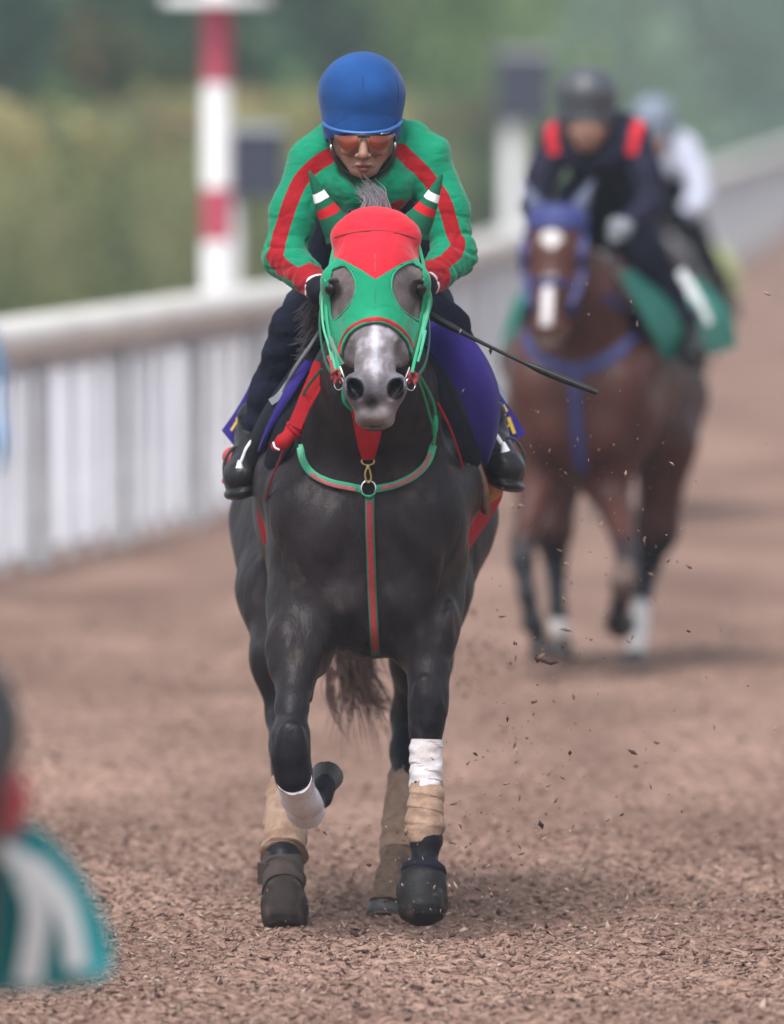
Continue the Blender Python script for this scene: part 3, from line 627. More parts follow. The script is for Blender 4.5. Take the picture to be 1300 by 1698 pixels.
MAIN = dict(hd=Z0, legs=[
    leg((P(710, 930, .2), .112), (P(704, 1010, .14), .090), (P(706, 1060, .06), .070), (P(710, 1115, 0), .050), (P(709, 1150, -.03), .050), (P(709, 1180, -.045), .050), (P(707, 1212, -.05), .043), (P(706, 1300, -.07), .034), (P(706, 1392, -.10), .040), (P(704, 1432, -.12), .030), (P(700, 1470, -.15), .036)),
    leg((P(510, 930, .2), .115), (P(510, 1010, .1), .100), (P(496, 1075, 0), .074), (P(484, 1170, -.15), .042), (P(482, 1222, -.21), .048), (P(482, 1255, -.23), .049), (P(487, 1288, -.22), .046), (P(498, 1322, -.08), .034), (P(508, 1338, .05), .044), (P(528, 1322, .11), .032), (P(538, 1302, .13), .032)),
    leg((P(467, 865, 1.45), .155), (P(468, 985, 1.12), .115), (P(468, 1090, .95), .080), (P(474, 1185, .92), .056), (P(474, 1240, .80), .045), (P(470, 1350, .55), .036), (P(470, 1425, .40), .044), (P(470, 1462, .33), .034), (P(472, 1490, .28), .038)),
    leg((P(741, 855, 1.45), .15), (P(708, 985, 1.2), .112), (P(698, 1095, 1.25), .078), (P(679, 1190, 1.36), .054), (P(675, 1248, 1.30), .043), (P(668, 1350, 1.12), .034), (P(660, 1422, 1.02), .042), (P(652, 1458, .96), .034), (P(645, 1490, .93), .038))],
    extra=[(P(726, 1045, .06), (.05, .07, .08), (0, 8, 0), .03), (P(690, 1080, .08), (.05, .06, .07), None, .03), (P(470, 1080, -.02), (.045, .06, .09), (0, 5, 0), .03), (P(520, 1075, .03), (.055, .06, .08), None, .03),
           (P(700, 1150, -.078), (.024, .022, .05), (0, 10, 0), .02), (P(720, 1158, -.075), (.022, .022, .042), (0, -8, 0), .02), (P(709, 1195, -.075), (.03, .02, .018), None, .02), (P(474, 1225, -.262), (.024, .022, .05), (0, 8, 0), .02), (P(493, 1228, -.262), (.022, .022, .045), None, .02), (P(738, 1040, .03), (.022, .05, .08), (0, 14, 0), .02), (P(700, 1062, -.01), (.022, .03, .07), (0, -6, 0), .02), (P(474, 1110, -.08), (.024, .03, .09), (0, 4, 0), .018), (P(506, 1120, -.05), (.022, .035, .08), (0, -8, 0), .018), (P(572, 1000, .0), (.07, .06, .07), (0, 20, 0), .03), (P(668, 1000, .0), (.07, .06, .07), (0, -20, 0), .03), (P(540, 890, -.02), (.06, .05, .12), (0, 18, 0), .03), (P(690, 880, -.02), (.06, .05, .12), (0, -18, 0), .03), (P(625, 1035, .12), (.14, .14, .09), None, .05)])
def lerpc(a, b, t): return a * (1 - t[:, None]) + b * t[:, None]
def sstep(x, a, b): t = np.clip((x - a) / (b - a), 0, 1); return t * t * (3 - 2 * t)
def grey_colors(V):
    px, py = topx(V); c = np.tile(np.array([.0170, .0130, .0150]), (len(V), 1))
    z = V[:, 2]; lo = sstep(z, .82, .5); c = lerpc(c, np.array([.009, .009, .013]), lo)
    head = sstep(V[:, 1], -.16, -.24) * sstep(z, 1.3, 1.36)
    c = lerpc(c, np.array([.125, .105, .105]), head)
    n = fnoise(V, (22, 22, 22)) * .5 + fnoise(V, (60, 60, 60), 7) * .3
    nose = head * sstep(py, 515, 545) * sstep(V[:, 1], -.36, -.42)
    c = lerpc(c, np.array([.20, .18, .195]), nose * np.clip(1 - np.abs(px - 622) / 75, 0, 1) ** .5)
    blaze = head * np.exp(-((px - 622 - (py - 560) * .02) / (4 + 9 * np.clip((n + .4), 0, 1))) ** 2) * sstep(py, 520, 545) * (1 - sstep(py, 610, 652)); c = lerpc(c, np.array([.44, .44, .50]), np.clip(blaze * 1.0, 0, .95))
    sp = head * sstep(n, .0, .3) * nose * (1 - sstep(py, 600, 640)) * .6; c = lerpc(c, np.array([.33, .32, .36]), sp)
    for cx in (592, 653):
        nd = np.hypot((px - cx) / 24, (py - 646) / 30); c = lerpc(c, np.array([.10, .095, .12]), head * (1 - sstep(nd, .8, 1.5)) * .8)
        c = lerpc(c, np.array([.004, .004, .005]), head * (1 - sstep(np.hypot((px - cx - (3 if cx > 622 else -3)) / 15.5, (py - 645) / 20), .85, 1.05)))  # nostril hollows painted near black, deepening the shade inside
    mz = head * sstep(py, 655, 680); c = lerpc(c, np.array([.20, .18, .185]), mz * .8)
    md = head * np.exp(-((px - 617) / 15) ** 2 - ((py - 670) / 16) ** 2); c = lerpc(c, np.array([.022, .018, .022]), np.clip(md * 1.2, 0, 1))
    bl = head * np.exp(-((px - 618) / 22) ** 2 - ((py - 700) / 9) ** 2); c = lerpc(c, np.array([.13, .095, .085]), np.clip(bl, 0, 1)); c = lerpc(c, np.array([.02, .018, .02]), head * sstep(py, 708, 714) * .8)
    for s in (-1, 1):
        ed = np.hypot((px - 623 - s * 70) / 14, (py - 482) / 16); c = lerpc(c, np.array([.025, .02, .022]), head * (1 - sstep(ed, .7, 1.4)))
    c *= (1 + .5 * n * head)[:, None]
    return c
def bay_colors(dark=(.012, .012, .016), body=(.062, .021, .015), sock=None, blaze=True):
    def f(V):
        c = np.tile(np.array(body), (len(V), 1)); z = V[:, 2]; n = fnoise(V, (6, 6, 6)); c = lerpc(c, np.array(dark), sstep(z + n * .08, .62, .48))
        if sock:
            for (x0, x1, ya, yb, z1) in sock:
                m = (V[:, 0] > x0) & (V[:, 0] < x1) & (V[:, 1] > ya) & (V[:, 1] < yb) & (z < z1); c[m] = (.6, .58, .56)
        head = V[:, 1] < -.2
        if blaze:
            px, py = topx(V - HDN[0]); bl = head & (np.abs(px - 622) < 13) & (py > 520) & (py < 640); c[bl] = (.58, .56, .58); m = head & (np.hypot((px - 622) / 26, (py - 430) / 22) < 1); c[m] = (.5, .48, .47)
            m = head & (py > 655); c[m] = (.09, .06, .05)
        return c
    return f
HDOFF = np.array([0, 0, -.12]); HDN = [HDOFF]
def hooves(J, parent, specs):
    for i, d in enumerate(specs):
        if d is None: continue
        (a, ra), (b, rb) = J['legs'][i][-2:]; dv = np.asarray(d, float); dv /= np.linalg.norm(dv)
        p0 = b - dv * .01; m = MB(); m.sweep([p0, p0 + dv * .02, p0 + dv * .055, p0 + dv * .083, p0 + dv * .09], [.036, .045, .055, .061, .058], 16, up=(.1, -1, .1)); h = m.build('hoof', M['hoof'], parent)
        MB().ring(p0 + dv * .091, .050, .0065, dv, 20, 6).build('horseshoe', M['steel'], h)
def eyes(parent, o):
    for s in (-1, 1):
        MB().ball(P(623 + s * 76, 476, -.325) + o, (.017, .021, .020), 14, 10).build('eye', M['eye'], parent)
        MB().sweep(cr([P(623 + s * 66, 470, -.352) + o, P(623 + s * 74, 464, -.351) + o, P(623 + s * 83, 468, -.338) + o, P(623 + s * 87, 477, -.31) + o]), [.003, .006, .006, .003], 7).build('eyelid', M['coat_lid'], parent)
M['coat_lid'] = mat('eyelid_skin', (.045, .036, .038), .6, spec=.2)
def strands(name, roots, tips, mid, r0, n, m, parent, seed, sp=(.01, .01, .01), spt=(.03, .03, .03)):
    r = np.random.default_rng(seed); b = MB()
    roots, tips, mid = (np.asarray(x, float) for x in (roots, tips, mid))
    for i in range(n):
        t = r.random() * (len(roots) - 1); k = int(t); f = t - k; k2 = min(k + 1, len(roots) - 1)
        a = roots[k] * (1 - f) + roots[k2] * f + r.normal(0, 1, 3) * sp; g = mid[k] * (1 - f) + mid[k2] * f + r.normal(0, 1, 3) * np.asarray(spt) * .5; c = tips[k] * (1 - f) + tips[k2] * f + r.normal(0, 1, 3) * spt
        c = a + (c - a) * r.uniform(.65, 1.12); b.sweep(cr([a, g, c], 4), [r0, r0 * .8, r0 * .15], 4, cap=False)
    return b.build(name, m, parent)

# ------------------------------------------------------------------ the leading grey horse
H = empty('horse', (0, .3, 0), label='dark grey horse galloping head on in a red and green hood', cat='horse'); HO = np.array(H.location)
def sub(fn=None): return lambda q: q - HO
F1 = horse_field(MAIN, .008)
V1, Q1 = F1.nets(); cut = (V1[:, 1] > -.155) | (V1[:, 2] < 1.28)
Fh = Field(P(540, 735, -.63) - .02, P(710, 340, -.10) + .02, .0038)
for pr, kk in horse_prims(MAIN): Fh.add(pr, kk)
for pr, kk in head_cuts(Z0): Fh.sub(pr, kk)
Vh, Qh = Fh.nets(close=False)
Va, Qa, _ = keep(V1, Q1, cut); m = (Vh[:, 1] < -.135) & (Vh[:, 2] > 1.26); Vb, Qb, _ = keep(Vh, Qh, m)
Vb = relax(Vb, Qb, 1, .4)
VV = np.vstack([Va, Vb]); QQ = np.vstack([Qa, Qb + len(Va)])
NN = vnormals(VV, QQ); body_d = (VV[:, 1] > -.1) * 1.0
rid = np.clip(1 - 6 * np.abs(fnoise(VV, (7, 7, 3.2), 21)), 0, 1); vein = np.clip(1 - 14 * np.abs(fnoise(VV, (13, 13, 4.5), 33)), 0, 1) * sstep(VV[:, 2], 1.15, .95)
VV = VV + NN * (fnoise(VV, (9, 9, 6)) * .006 * body_d - rid * .0035 * body_d + vein * .0013 * body_d + fnoise(VV, (26, 26, 16), 4) * .0016 * body_d + fnoise(VV, (30, 30, 30), 9) * .0010 * (1 - body_d))[:, None]
body = link('body', np_mesh('body', VV - HO, QQ, True, {'col': grey_colors(VV)}), M['coat'], H)
def bld(b, name, m, parent, **k): return b.build(name, m, parent, fn=lambda q: q - HO, **k)
class HB(MB):
    def build(s, name, m, parent=None, **k): return MB.build(s, name, m, parent, fn=lambda q: q - HO, **k)
eyesp = H
for s in (-1, 1):
    HB().ball(P(623 + s * 73, 478, -.345), (.020, .021, .021), 16, 12).build('eye', M['eye'], H)
    HB().sweep(cr([P(623 + s * 56, 476, -.363), P(623 + s * 64, 465, -.371), P(623 + s * 74, 464, -.369), P(623 + s * 82, 472, -.352)]), [.003, .0045, .0045, .003], 7).build('eyelid', M['coat_lid'], H)
# hood: a cloth shell over the skull with two eye openings
def shell(Fh, iso, maskf, trans=Z0):
    V, Q = Fh.nets(iso, close=False); px, py = topx(V); U = np.stack([px, py], 1); V2, Q2, u = keep(V, Q, maskf(V, U) > 0); return relax(V2, Q2, 2, .4), Q2
EL = [(552, 446), (570, 440), (582, 450), (590, 470), (588, 490), (578, 508), (566, 522), (553, 533), (549, 520), (546, 480)]
ER = [(700, 446), (684, 436), (667, 441), (653, 454), (649, 475), (654, 495), (665, 512), (680, 524), (694, 532), (698, 515), (702, 480)]
NOSE = [(563, 600), (566, 578), (578, 555), (595, 541), (622, 533), (648, 540), (665, 553), (678, 572), (684, 600), (700, 760), (540, 760)]
def hoodmask(V, U):
    fr = V[:, 1] < -.19
    s = np.minimum(np.where(fr, -inpoly(U, EL), 9), np.where(fr, -inpoly(U, ER), 9)); s = np.minimum(s, -inpoly(U, NOSE)); s = np.minimum(s, np.where(U[:, 1] < 612, 9, -9)); s = np.minimum(s, (-(V[:, 1] + .12)) * 600)
    # side wings only reach the cheek strap
    return s
Vs, Qs = shell(Fh, .0055, hoodmask); px, py = topx(Vs); U = np.stack([px, py], 1)
redpoly = [(540, 350), (630, 330), (710, 350), (708, 424), (690, 428), (665, 437), (640, 452), (622, 463), (600, 448), (575, 434), (556, 426), (538, 424)]
mk = inpoly(U, redpoly) / 600
Ns = vnormals(Vs, Qs); Vs = Vs + Ns * (fnoise(Vs, (18, 18, 9), 3) * .0022 - .0012 * np.clip(1 - 5 * np.abs(fnoise(Vs, (13, 13, 22), 12)), 0, 1))[:, None]
hood = link('hood', np_mesh('hood', Vs - HO, Qs, True, {'mask': mk}), M['hood'], H)
sol = hood.modifiers.new('thick', 'SOLIDIFY'); sol.thickness = .003; sol.offset = -1
def trim(path, off, r, name, m, par, flat=None, n=6):
    p = path_on(Fh, path, off, n); b = HB()
    if len(p) < 3: return None
    if flat: b.sweep(p, 1.0, 8, flat=flat)
    else: b.sweep(p, r, 7)
    return b.build(name, m, par)
arc = [(567, 592), (570, 574), (581, 553), (597, 541), (622, 534), (646, 540), (663, 553), (676, 572), (684, 600)]
up = lambda p, d: [(x + (x - 622) * d * .012, y - d) for x, y in p]
trim(up(arc, 5), .0115, 0, 'nose_opening_trim', M['hoodred'], hood, flat=(.0135, .005)); trim(arc, .0095, 0, 'nose_opening_edge', M['dgreen'], hood, flat=(.006, .005))
trim(EL[:8], .0085, .0028, 'eye_opening_edge', M['strapg'], hood); trim(ER[:9], .0085, .0028, 'eye_opening_edge', M['strapg'], hood)
trim([(549, 402), (556, 394), (580, 387), (622, 382), (660, 387), (688, 396), (700, 408)], .0100, .0030, 'brow_seam', M['darkred'], hood)
trim([(620, 352), (622, 400), (622, 450), (622, 500), (622, 532)], .0074, .0010, 'centre_seam', M['dgreen'], hood)
# ears in cloth covers
for s, (b0, t0) in ((-1, ((563, 382), (513, 284))), (1, ((688, 376), (733, 288)))):
    a = P(b0[0], b0[1], -.20); t = P(t0[0], t0[1], -.23); d = t - a; L = np.linalg.norm(d); n = 40
    bend = np.array([0.0, 0, -.012]); pts = [a + d * (i / n) * 1.0 + bend * math.sin(math.pi * i / n) for i in range(-3, n + 1)]
    tt = np.clip(np.arange(-3, n + 1) / n, 0, 1); rad = .043 * (1 - tt) ** .85 * (1 - .05 * tt) + .003; rad[:6] = np.linspace(.052, rad[6], 6)
    b = HB(); b.sweep(pts, rad, 18); me = bpy.data.meshes.new('ear_cover'); vv = np.array(b.v)
    sproj = ((vv - a) @ d) / (L * L); nz = 0.012 * fnoise(vv, (40, 40, 40)); sproj2 = sproj + nz
    lat = np.linalg.norm(vv - a - sproj[:, None] * d, axis=1)[:, None]
    me.from_pydata([tuple(q - HO) for q in vv], [], b.f); me.polygons.foreach_set('use_smooth', [True] * len(me.polygons))
    for nm, c0, w in (('redband', .355, .07), ('whiteband', .60, .065)):
        at = me.attributes.new(nm, 'FLOAT', 'POINT'); at.data.foreach_set('value', ((w - np.abs(sproj2 - c0)) * .12).astype(np.float32))
    link('ear_cover', me, M['earm'], hood)
# bridle
br = empty('bridle', (0, 0, 0)); br.parent = H
EMB = H
def strap(path, w, t, m, name, parent, F=None, off=.009, n=6, yfix=None, up=(0, -1, 0), r=None):
    if yfix is not None:
        p = cr([P(a, b_, (yfix if np.ndim(yfix) == 0 else yfix[i])) for i, (a, b_) in enumerate(path)], n)
    else: p = path_on(F if F is not None else F1, path, off, n)
    if len(p) < 3: return None
    b = HB(); b.sweep(p, 1.0 if r is None else r, 8, flat=(w, t) if r is None else None, up=up); return b.build(name, m, parent)
bpy.data.objects.remove(br)
bridle = strap([(556, 400), (548, 438), (541, 480), (541, 520), (546, 556), (556, 590), (565, 622)], .010, .004, M['strapg'], 'bridle', H, yfix=[-.26, -.27, -.29, -.33, -.38, -.43, -.48], up=(-.6, -1, 0))
for q, w, yy, c in (([(693, 400), (702, 438), (707, 485), (704, 525), (697, 560), (689, 592), (683, 618)], .009, [-.26, -.27, -.29, -.33, -.38, -.43, -.48], 'strapg'),
                    ([(538, 470), (534, 500), (536, 540), (545, 574), (551, 600)], .007, [-.30, -.31, -.35, -.39, -.42], 'strapg'), ([(700, 480), (711, 492), (709, 520), (703, 545), (698, 580)], .010, [-.34, -.32, -.33, -.36, -.40], 'strapg'),
                    ([(706, 548), (700, 575), (693, 600)], .007, [-.38, -.41, -.44], 'strapg'), ([(547, 560), (558, 588), (568, 605)], .014, [-.40, -.43, -.46], 'dgreen'), ([(552, 585), (556, 606), (562, 625)], .012, [-.41, -.43, -.46], 'strapg')):
    strap(q, w, .004, M[c], 'cheek_strap', bridle, yfix=yy)
strap([(544, 590), (549, 600), (553, 618)], .012, .004, M['darkred'], 'cheek_strap', bridle, yfix=[-.40, -.42, -.44])
strap([(548, 455), (540, 466), (536, 480)], .012, .005, M['strapg'], 'buckle_tab', bridle, yfix=[-.31, -.31, -.31])
strap([(596, 352), (612, 347), (634, 346), (652, 354)], .008, .004, M['dgreen'], 'crown_strap', bridle, yfix=[-.20, -.19, -.19, -.20])
for px_, py_, dx in ((540, 468, 1), (703, 470, -1), (552, 588, 1), (691, 590, -1)):
    HB().sweep(cr([P(px_ - 3, py_ - 6, -.345), P(px_, py_ - 2, -.36), P(px_ + 3 * dx, py_ + 9, -.35)]), .0018, 6).build('buckle', M['steel'], bridle)
for s, cx, cy in ((-1, 560, 622), (1, 683, 623)):
    b = HB(); rr = np.random.default_rng(5)
    b.ring(P(cx, cy, -.465), .011, .0065, (s * 1.3, -1, 0), 18, 8)
    for i in range(22):
        a = rr.uniform(0, 6.28); c0 = P(cx, cy, -.47); b.sweep([c0 + np.array([.012 * math.cos(a), 0, .012 * math.sin(a)]), c0 + np.array([(.019 * math.cos(a)), -.008, .019 * math.sin(a) - .006]) * 1.0], [.0035, .0015], 5)
    b.build('bit_guard', M['darkred'], bridle)
    HB().ring(P(cx + s * -2, cy + 14, -.475), .017, .0018, (s * .9, -1, .1), 22, 6).build('bit_ring', M['steel'], bridle)
    HB().sweep(cr([P(cx + s * -4, cy - 14, -.495), P(cx + s * -10, cy + 2, -.505), P(cx - s * 16, cy + 20, -.50)]), .0022, 6).build('bit_cheek', M['steel'], bridle)
strap([(571, 637), (569, 652), (572, 668), (584, 680)], .010, .004, M['strapg'], 'chin_strap', bridle, yfix=[-.50, -.49, -.48, -.46])
# forelock and mane
strands('forelock', [P(600, 356, -.21), P(644, 354, -.21)], [P(590, 318, -.15), P(612, 300, -.14), P(644, 282, -.13)], [P(604, 334, -.2), P(638, 322, -.2)], .0015, 120, M['grey_hair'], None, 3, spt=(.009, .012, .012))
strands('mane', [P(560, 460, -.02), P(556, 540, .1), P(548, 590, .25)], [P(500, 512, .02), P(503, 560, .1), P(500, 606, .25)], [P(528, 480, 0), P(526, 545, .1), P(522, 600, .25)], (.0026), 300, M['mane_hair'], None, 4, sp=(.012, .03, .012), spt=(.012, .02, .016))
strands('mane', [P(612, 360, -.1), P(612, 450, .2), P(612, 600, .45)], [P(560, 400, -.1), P(548, 500, .15), P(540, 600, .4)], [P(580, 350, -.1), P(575, 440, .2), P(570, 560, .45)], .003, 260, M['black_hair'], None, 5, sp=(.02, .03, .012), spt=(.015, .02, .02))
for o in [o for o in COL.objects if o.name.split('.')[0] in ('forelock', 'mane')]:
    o.parent = H; o.data.transform(Matrix.Translation(-Vector(HO)))
tail = strands('tail', [P(575, 800, 1.98), P(610, 800, 1.98)], [P(572, 1190, 1.95), P(640, 1190, 1.95)], [P(568, 1060, 2.05), P(598, 1060, 2.05)], .0028, 330, M['brown_hair'], H, 6, sp=(.015, .02, .02), spt=(.035, .04, .035))
tb = strands('tail_wisps', [P(590, 1080, 1.98), P(602, 1100, 1.98)], [P(662, 1168, 1.9), P(650, 1200, 1.9)], [P(612, 1150, 1.95), P(618, 1160, 1.95)], .0018, 40, M['brown_hair'], H, 8, sp=(.01, .01, .01), spt=(.02, .02, .02))
tc_ = strands('tail_wisps', [P(540, 1090, 1.98), P(545, 1110, 1.98)], [P(560, 1195, 1.9), P(583, 1230, 1.9)], [P(540, 1150, 1.95), P(552, 1170, 1.95)], .0018, 22, M['brown_hair'], H, 9, sp=(.008, .01, .01), spt=(.014, .02, .02))
for o in (tail, tb, tc_): o.data.transform(Matrix.Translation(-Vector(HO)))
# ---- leg wraps and boots
def wrap(pts, rad, name, m, turns=7, ridge=.0022, seed=1, parent=H, n=26, steps=70, lump=.003):
    p = cr(pts, max(2, steps // (len(pts) - 1))); mm = len(p); rad = np.interp(np.linspace(0, 1, mm), np.linspace(0, 1, len(rad)), rad)
    T_ = np.gradient(p, axis=0); T_ /= np.linalg.norm(T_, axis=1)[:, None]; V = []; Fq = []
    for i in range(mm):
        u = np.array([0, -1.0, 0]); u = u - T_[i] * (u @ T_[i]); u /= np.linalg.norm(u); b_ = np.cross(T_[i], u)
        for k_ in range(n):
            a = 2 * math.pi * k_ / n; d = u * math.cos(a) + b_ * math.sin(a); q = p[i]
            ph = (i / mm * turns + a / (2 * math.pi) + .12 * mnoise.noise(Vector((math.cos(a) + seed, math.sin(a), i / mm * 5)))) % 1.0
            r = rad[i] + ridge * (ph - .5) * 1.6 + lump * mnoise.noise(Vector((math.cos(a) * 1.6 + seed * 3, math.sin(a) * 1.6, i / mm * 6)))
            V.append(q + d * r)
    for i in range(mm - 1):
        for k_ in range(n): a, b2 = i * n + k_, i * n + (k_ + 1) % n; Fq.append((a, b2, b2 + n, a + n))
    Fq.append(tuple(range(n - 1, -1, -1))); Fq.append(tuple(range((mm - 1) * n, mm * n)))
    b = HB(); b.add(V, Fq); return b.build(name, m, parent)
def bell(pts, rad, name, m, seed=1, parent=H): return wrap(pts, rad, name, m, turns=1, ridge=0, lump=.004, seed=seed, parent=parent)
# near fore, straight
w = wrap([P(707, 1226, -.055), P(706, 1265, -.06), P(706, 1305, -.068)], [.046, .045, .046, .045], 'leg_wrap', M['wwrap'], 1.6, .002, 1, lump=.005); w['label'] = 'white bandage top'
wrap([P(707, 1294, -.068), P(706, 1330, -.08), P(705, 1360, -.09), P(706, 1402, -.105)], [.044, .048, .051, .054, .053, .040], 'leg_wrap', M['twrap'], 4, .0018, 2, lump=.006)
bell([P(704, 1436, -.125), P(702, 1452, -.135), P(700, 1470, -.15), P(700, 1498, -.17), P(700, 1518, -.183), P(700, 1532, -.19)], [.050, .060, .067, .071, .0715, .068, .058, .030], 'bell_boot', M['bellk'], 3)
HB().sweep(cr([P(704, 1428, -.118), P(703, 1442, -.128), P(702, 1456, -.14)]), [.040, .060, .064, .056], 20).build('boot_collar', M['black'], H)
# folded fore
w = wrap([P(487, 1290, -.235), P(496, 1318, -.11), P(506, 1342, .02), P(509, 1346, .07)], [.050, .049, .053, .053, .030], 'leg_wrap', M['wwrap'], 2, .0022, 4, lump=.005); w['label'] = 'dusty white bandage on the folded foreleg'
# hind legs
wrap([P(474, 1300, .68), P(471, 1350, .56), P(470, 1412, .44), P(470, 1422, .42)], [.046, .052, .059, .064, .066, .064], 'leg_wrap', M['twrap'], 4, .004, 5, lump=.008)
wrap([P(470, 1408, .44), P(469, 1440, .39), P(470, 1476, .31)], [.050, .057, .060, .060], 'leg_wrap', M['bwrap'], 1.5, .004, 6, lump=.006)
HB().box(P(436, 1448, .36), (.015, .03, .03)).build('wrap_tab', M['bwrap'], H)
bell([P(470, 1472, .31), P(471, 1490, .28), P(472, 1515, .25), P(472, 1536, .23), P(472, 1547, .22)], [.052, .060, .066, .067, .063, .050, .025], 'bell_boot', M['bellb'], 7)
wrap([P(675, 1278, 1.27), P(668, 1340, 1.15), P(661, 1420, 1.02)], [.047, .053, .053, .056, .056], 'leg_wrap', M['twrap'], 7, .0022, 8, lump=.008)
wrap([P(661, 1416, 1.02), P(652, 1455, .97), P(644, 1500, .93)], [.052, .049, .052, .058], 'leg_wrap', M['twrap2'], 3, .002, 9, lump=.006)
hooves_main = []
def hoof1(p0, dv, name='hoof', r=1.0):
    dv = np.asarray(dv, float); dv /= np.linalg.norm(dv); m_ = HB(); m_.sweep([p0, p0 + dv * .02, p0 + dv * .055, p0 + dv * .083, p0 + dv * .09], [.034 * r, .043 * r, .052 * r, .058 * r, .055 * r], 18, up=(.1, -1, .1)); h = m_.build('hoof', M['hoof'], H)
    HB().ring(p0 + dv * .092, .047 * r, .0065, dv, 22, 6).build('horseshoe', M['steel'], h); HB().sweep([p0 + dv * .086, p0 + dv * .0905], [.046, .040], 16).build('sole', M['sole'], h)
hoof1(P(533, 1310, .13), P(547, 1276, .24) - P(533, 1310, .13), r=.78)
hoof1(P(645, 1472, .96), P(641, 1514, .925) - P(645, 1472, .96), r=1.0)
hoof1(P(471, 1480, .3), P(473, 1530, .24) - P(471, 1480, .3), r=.95); hoof1(P(701, 1462, -.14), P(700, 1515, -.18) - P(701, 1462, -.14), r=.95)
# ---- breast collar, martingale, reins
L1 = [(497, 738), (503, 765), (520, 787), (548, 800), (580, 807), (600, 811)]; L2 = [(622, 811), (655, 804), (688, 788), (709, 766), (719, 738)]
col_ = strap(L1, .021, .006, M['strapg'], 'breast_collar', H, off=.010)
strap(L2, .021, .006, M['strapg'], 'collar_band', col_, off=.010)
strap([(514, 786), (545, 802), (590, 812)], .011, .005, M['pink'], 'collar_webbing', col_, off=.0155); strap([(632, 810), (670, 799), (700, 778), (714, 752)], .011, .005, M['pink'], 'collar_webbing', col_, off=.0155)
strap([(719, 738), (723, 705), (720, 672), (708, 644), (694, 620)], .009, .005, M['strapg'], 'neck_strap', H, off=.012, yfix=[.0, -.02, -.06, -.15, -.3])
strap([(721, 715), (713, 690), (703, 655), (690, 620)], .007, .004, M['strapg'], 'rein', H, yfix=[-.03, -.1, -.2, -.4])
HB().sweep(cr([P(722, 690, -.05), P(721, 708, -.04), P(720, 722, -.03)]), [.006, .010, .009, .005], 8).build('rein_knot', M['strapg'], H)
strap([(493, 742), (489, 715), (494, 680), (508, 645), (533, 612)], .008, .004, M['dgreen'], 'neck_strap', H, yfix=[-.0, -.02, -.04, -.08, -.14])
strap([(613, 822), (613, 860), (615, 920), (617, 980), (620, 1040), (623, 1086)], .0265, .006, M['dgreen'], 'martingale_strap', H, off=.009)
strap([(613, 832), (613, 870), (615, 925), (617, 980), (620, 1040), (623, 1080)], .017, .005, M['darkred'], 'martingale_webbing', H, off=.014)
p = surf_on(F1, 611, 809, .018); HB().ring(p, .0195, .0032, (0, -1, .1), 26, 8).build('collar_ring', M['steel'], H); HB().ring(p + (0, -.001, -.002), .0155, .004, (0, -1, .1), 24, 8).build('ring_guard', M['black'], H)
HB().sweep(cr([p + (-.02, 0, -.014), p + (0, -.002, -.023), p + (.02, 0, -.014)]), [.003, .0055, .003], 8).build('ring_loop', M['strapg'], H)
p2 = surf_on(F1, 610, 765, .02); b = HB(); b.ring(p2, .0175, .0025, (0, -1, .1), 22, 6, el=.6); b.sweep([p2 + (0, -.002, -.009), p2 + (.0, -.003, -.02)], .005, 8); b.sweep(cr([p2 + (-.003, 0, -.018), p2 + (-.008, 0, -.035), p2 + (-.004, 0, -.056), p2 + (.004, 0, -.058), p2 + (.009, 0, -.045), p2 + (.004, 0, -.02)]), .0028, 7); b.build('snap_clip', M['brass'], H)
# red triangular throat strap
y_ = lambda px, py: surf_on(F1, px, py, .012)[1]
A = [P(580, 670, -.16), P(586, 700, -.14), P(593, 735, y_(593, 735) - .01), P(601, 762, y_(601, 762) - .01)]; B = [P(640, 670, -.16), P(636, 700, -.14), P(628, 735, y_(628, 735) - .01), P(620, 762, y_(620, 762) - .01)]
b = HB(); b.sheet(loft(A, B, 16, 6, (0, -.006, 0)), .003); b.build('throat_strap', M['red'], H)
# ---- red knotted rope and straps at left
strap([(531, 602), (524, 622), (512, 650), (500, 680), (488, 708)], .040, .008, M['red'], 'red_strap', H, yfix=[-.04, -.05, -.06, -.07, -.08])
strap([(541, 625), (527, 650), (512, 676)], .009, .005, M['red'], 'red_cord', H, yfix=[-.05, -.06, -.07])
HB().sweep(cr([P(497, 700, -.05), P(484, 716, -.06), P(474, 728, -.07), P(462, 738, -.06), P(453, 742, -.05)]), [.019, .024, .019, .023, .017, .011], 14).build('red_knot', M['red'], H)
HB().ring(P(487, 712, -.06), .022, .006, (1, -.2, .9), 18, 8).build('knot_band', M['red'], H)
HB().sweep(cr([P(453, 733, -.078), P(456, 742, -.082), P(463, 746, -.08)]), .003, 6).build('knot_edging', M['white'], H)
strap([(471, 742), (462, 765), (450, 795), (442, 825), (440, 845)], .006, .005, M['darkred'], 'red_cord', H, yfix=[-.07, -.05, .0, .08, .12])
# ---- saddle, pads and cloths
sad = HB(); sad.sheet(loft([P(540, 560, .35), P(560, 545, .4), P(612, 530, .45), P(665, 545, .4), P(690, 560, .35)], [P(520, 560, 1.0), P(560, 540, 1.0), P(612, 515, 1.05), P(665, 540, 1.0), P(700, 560, 1.0)], 16, 10, (0, 0, -.03)), .03)
sad.build('saddle', M['boot'], H)
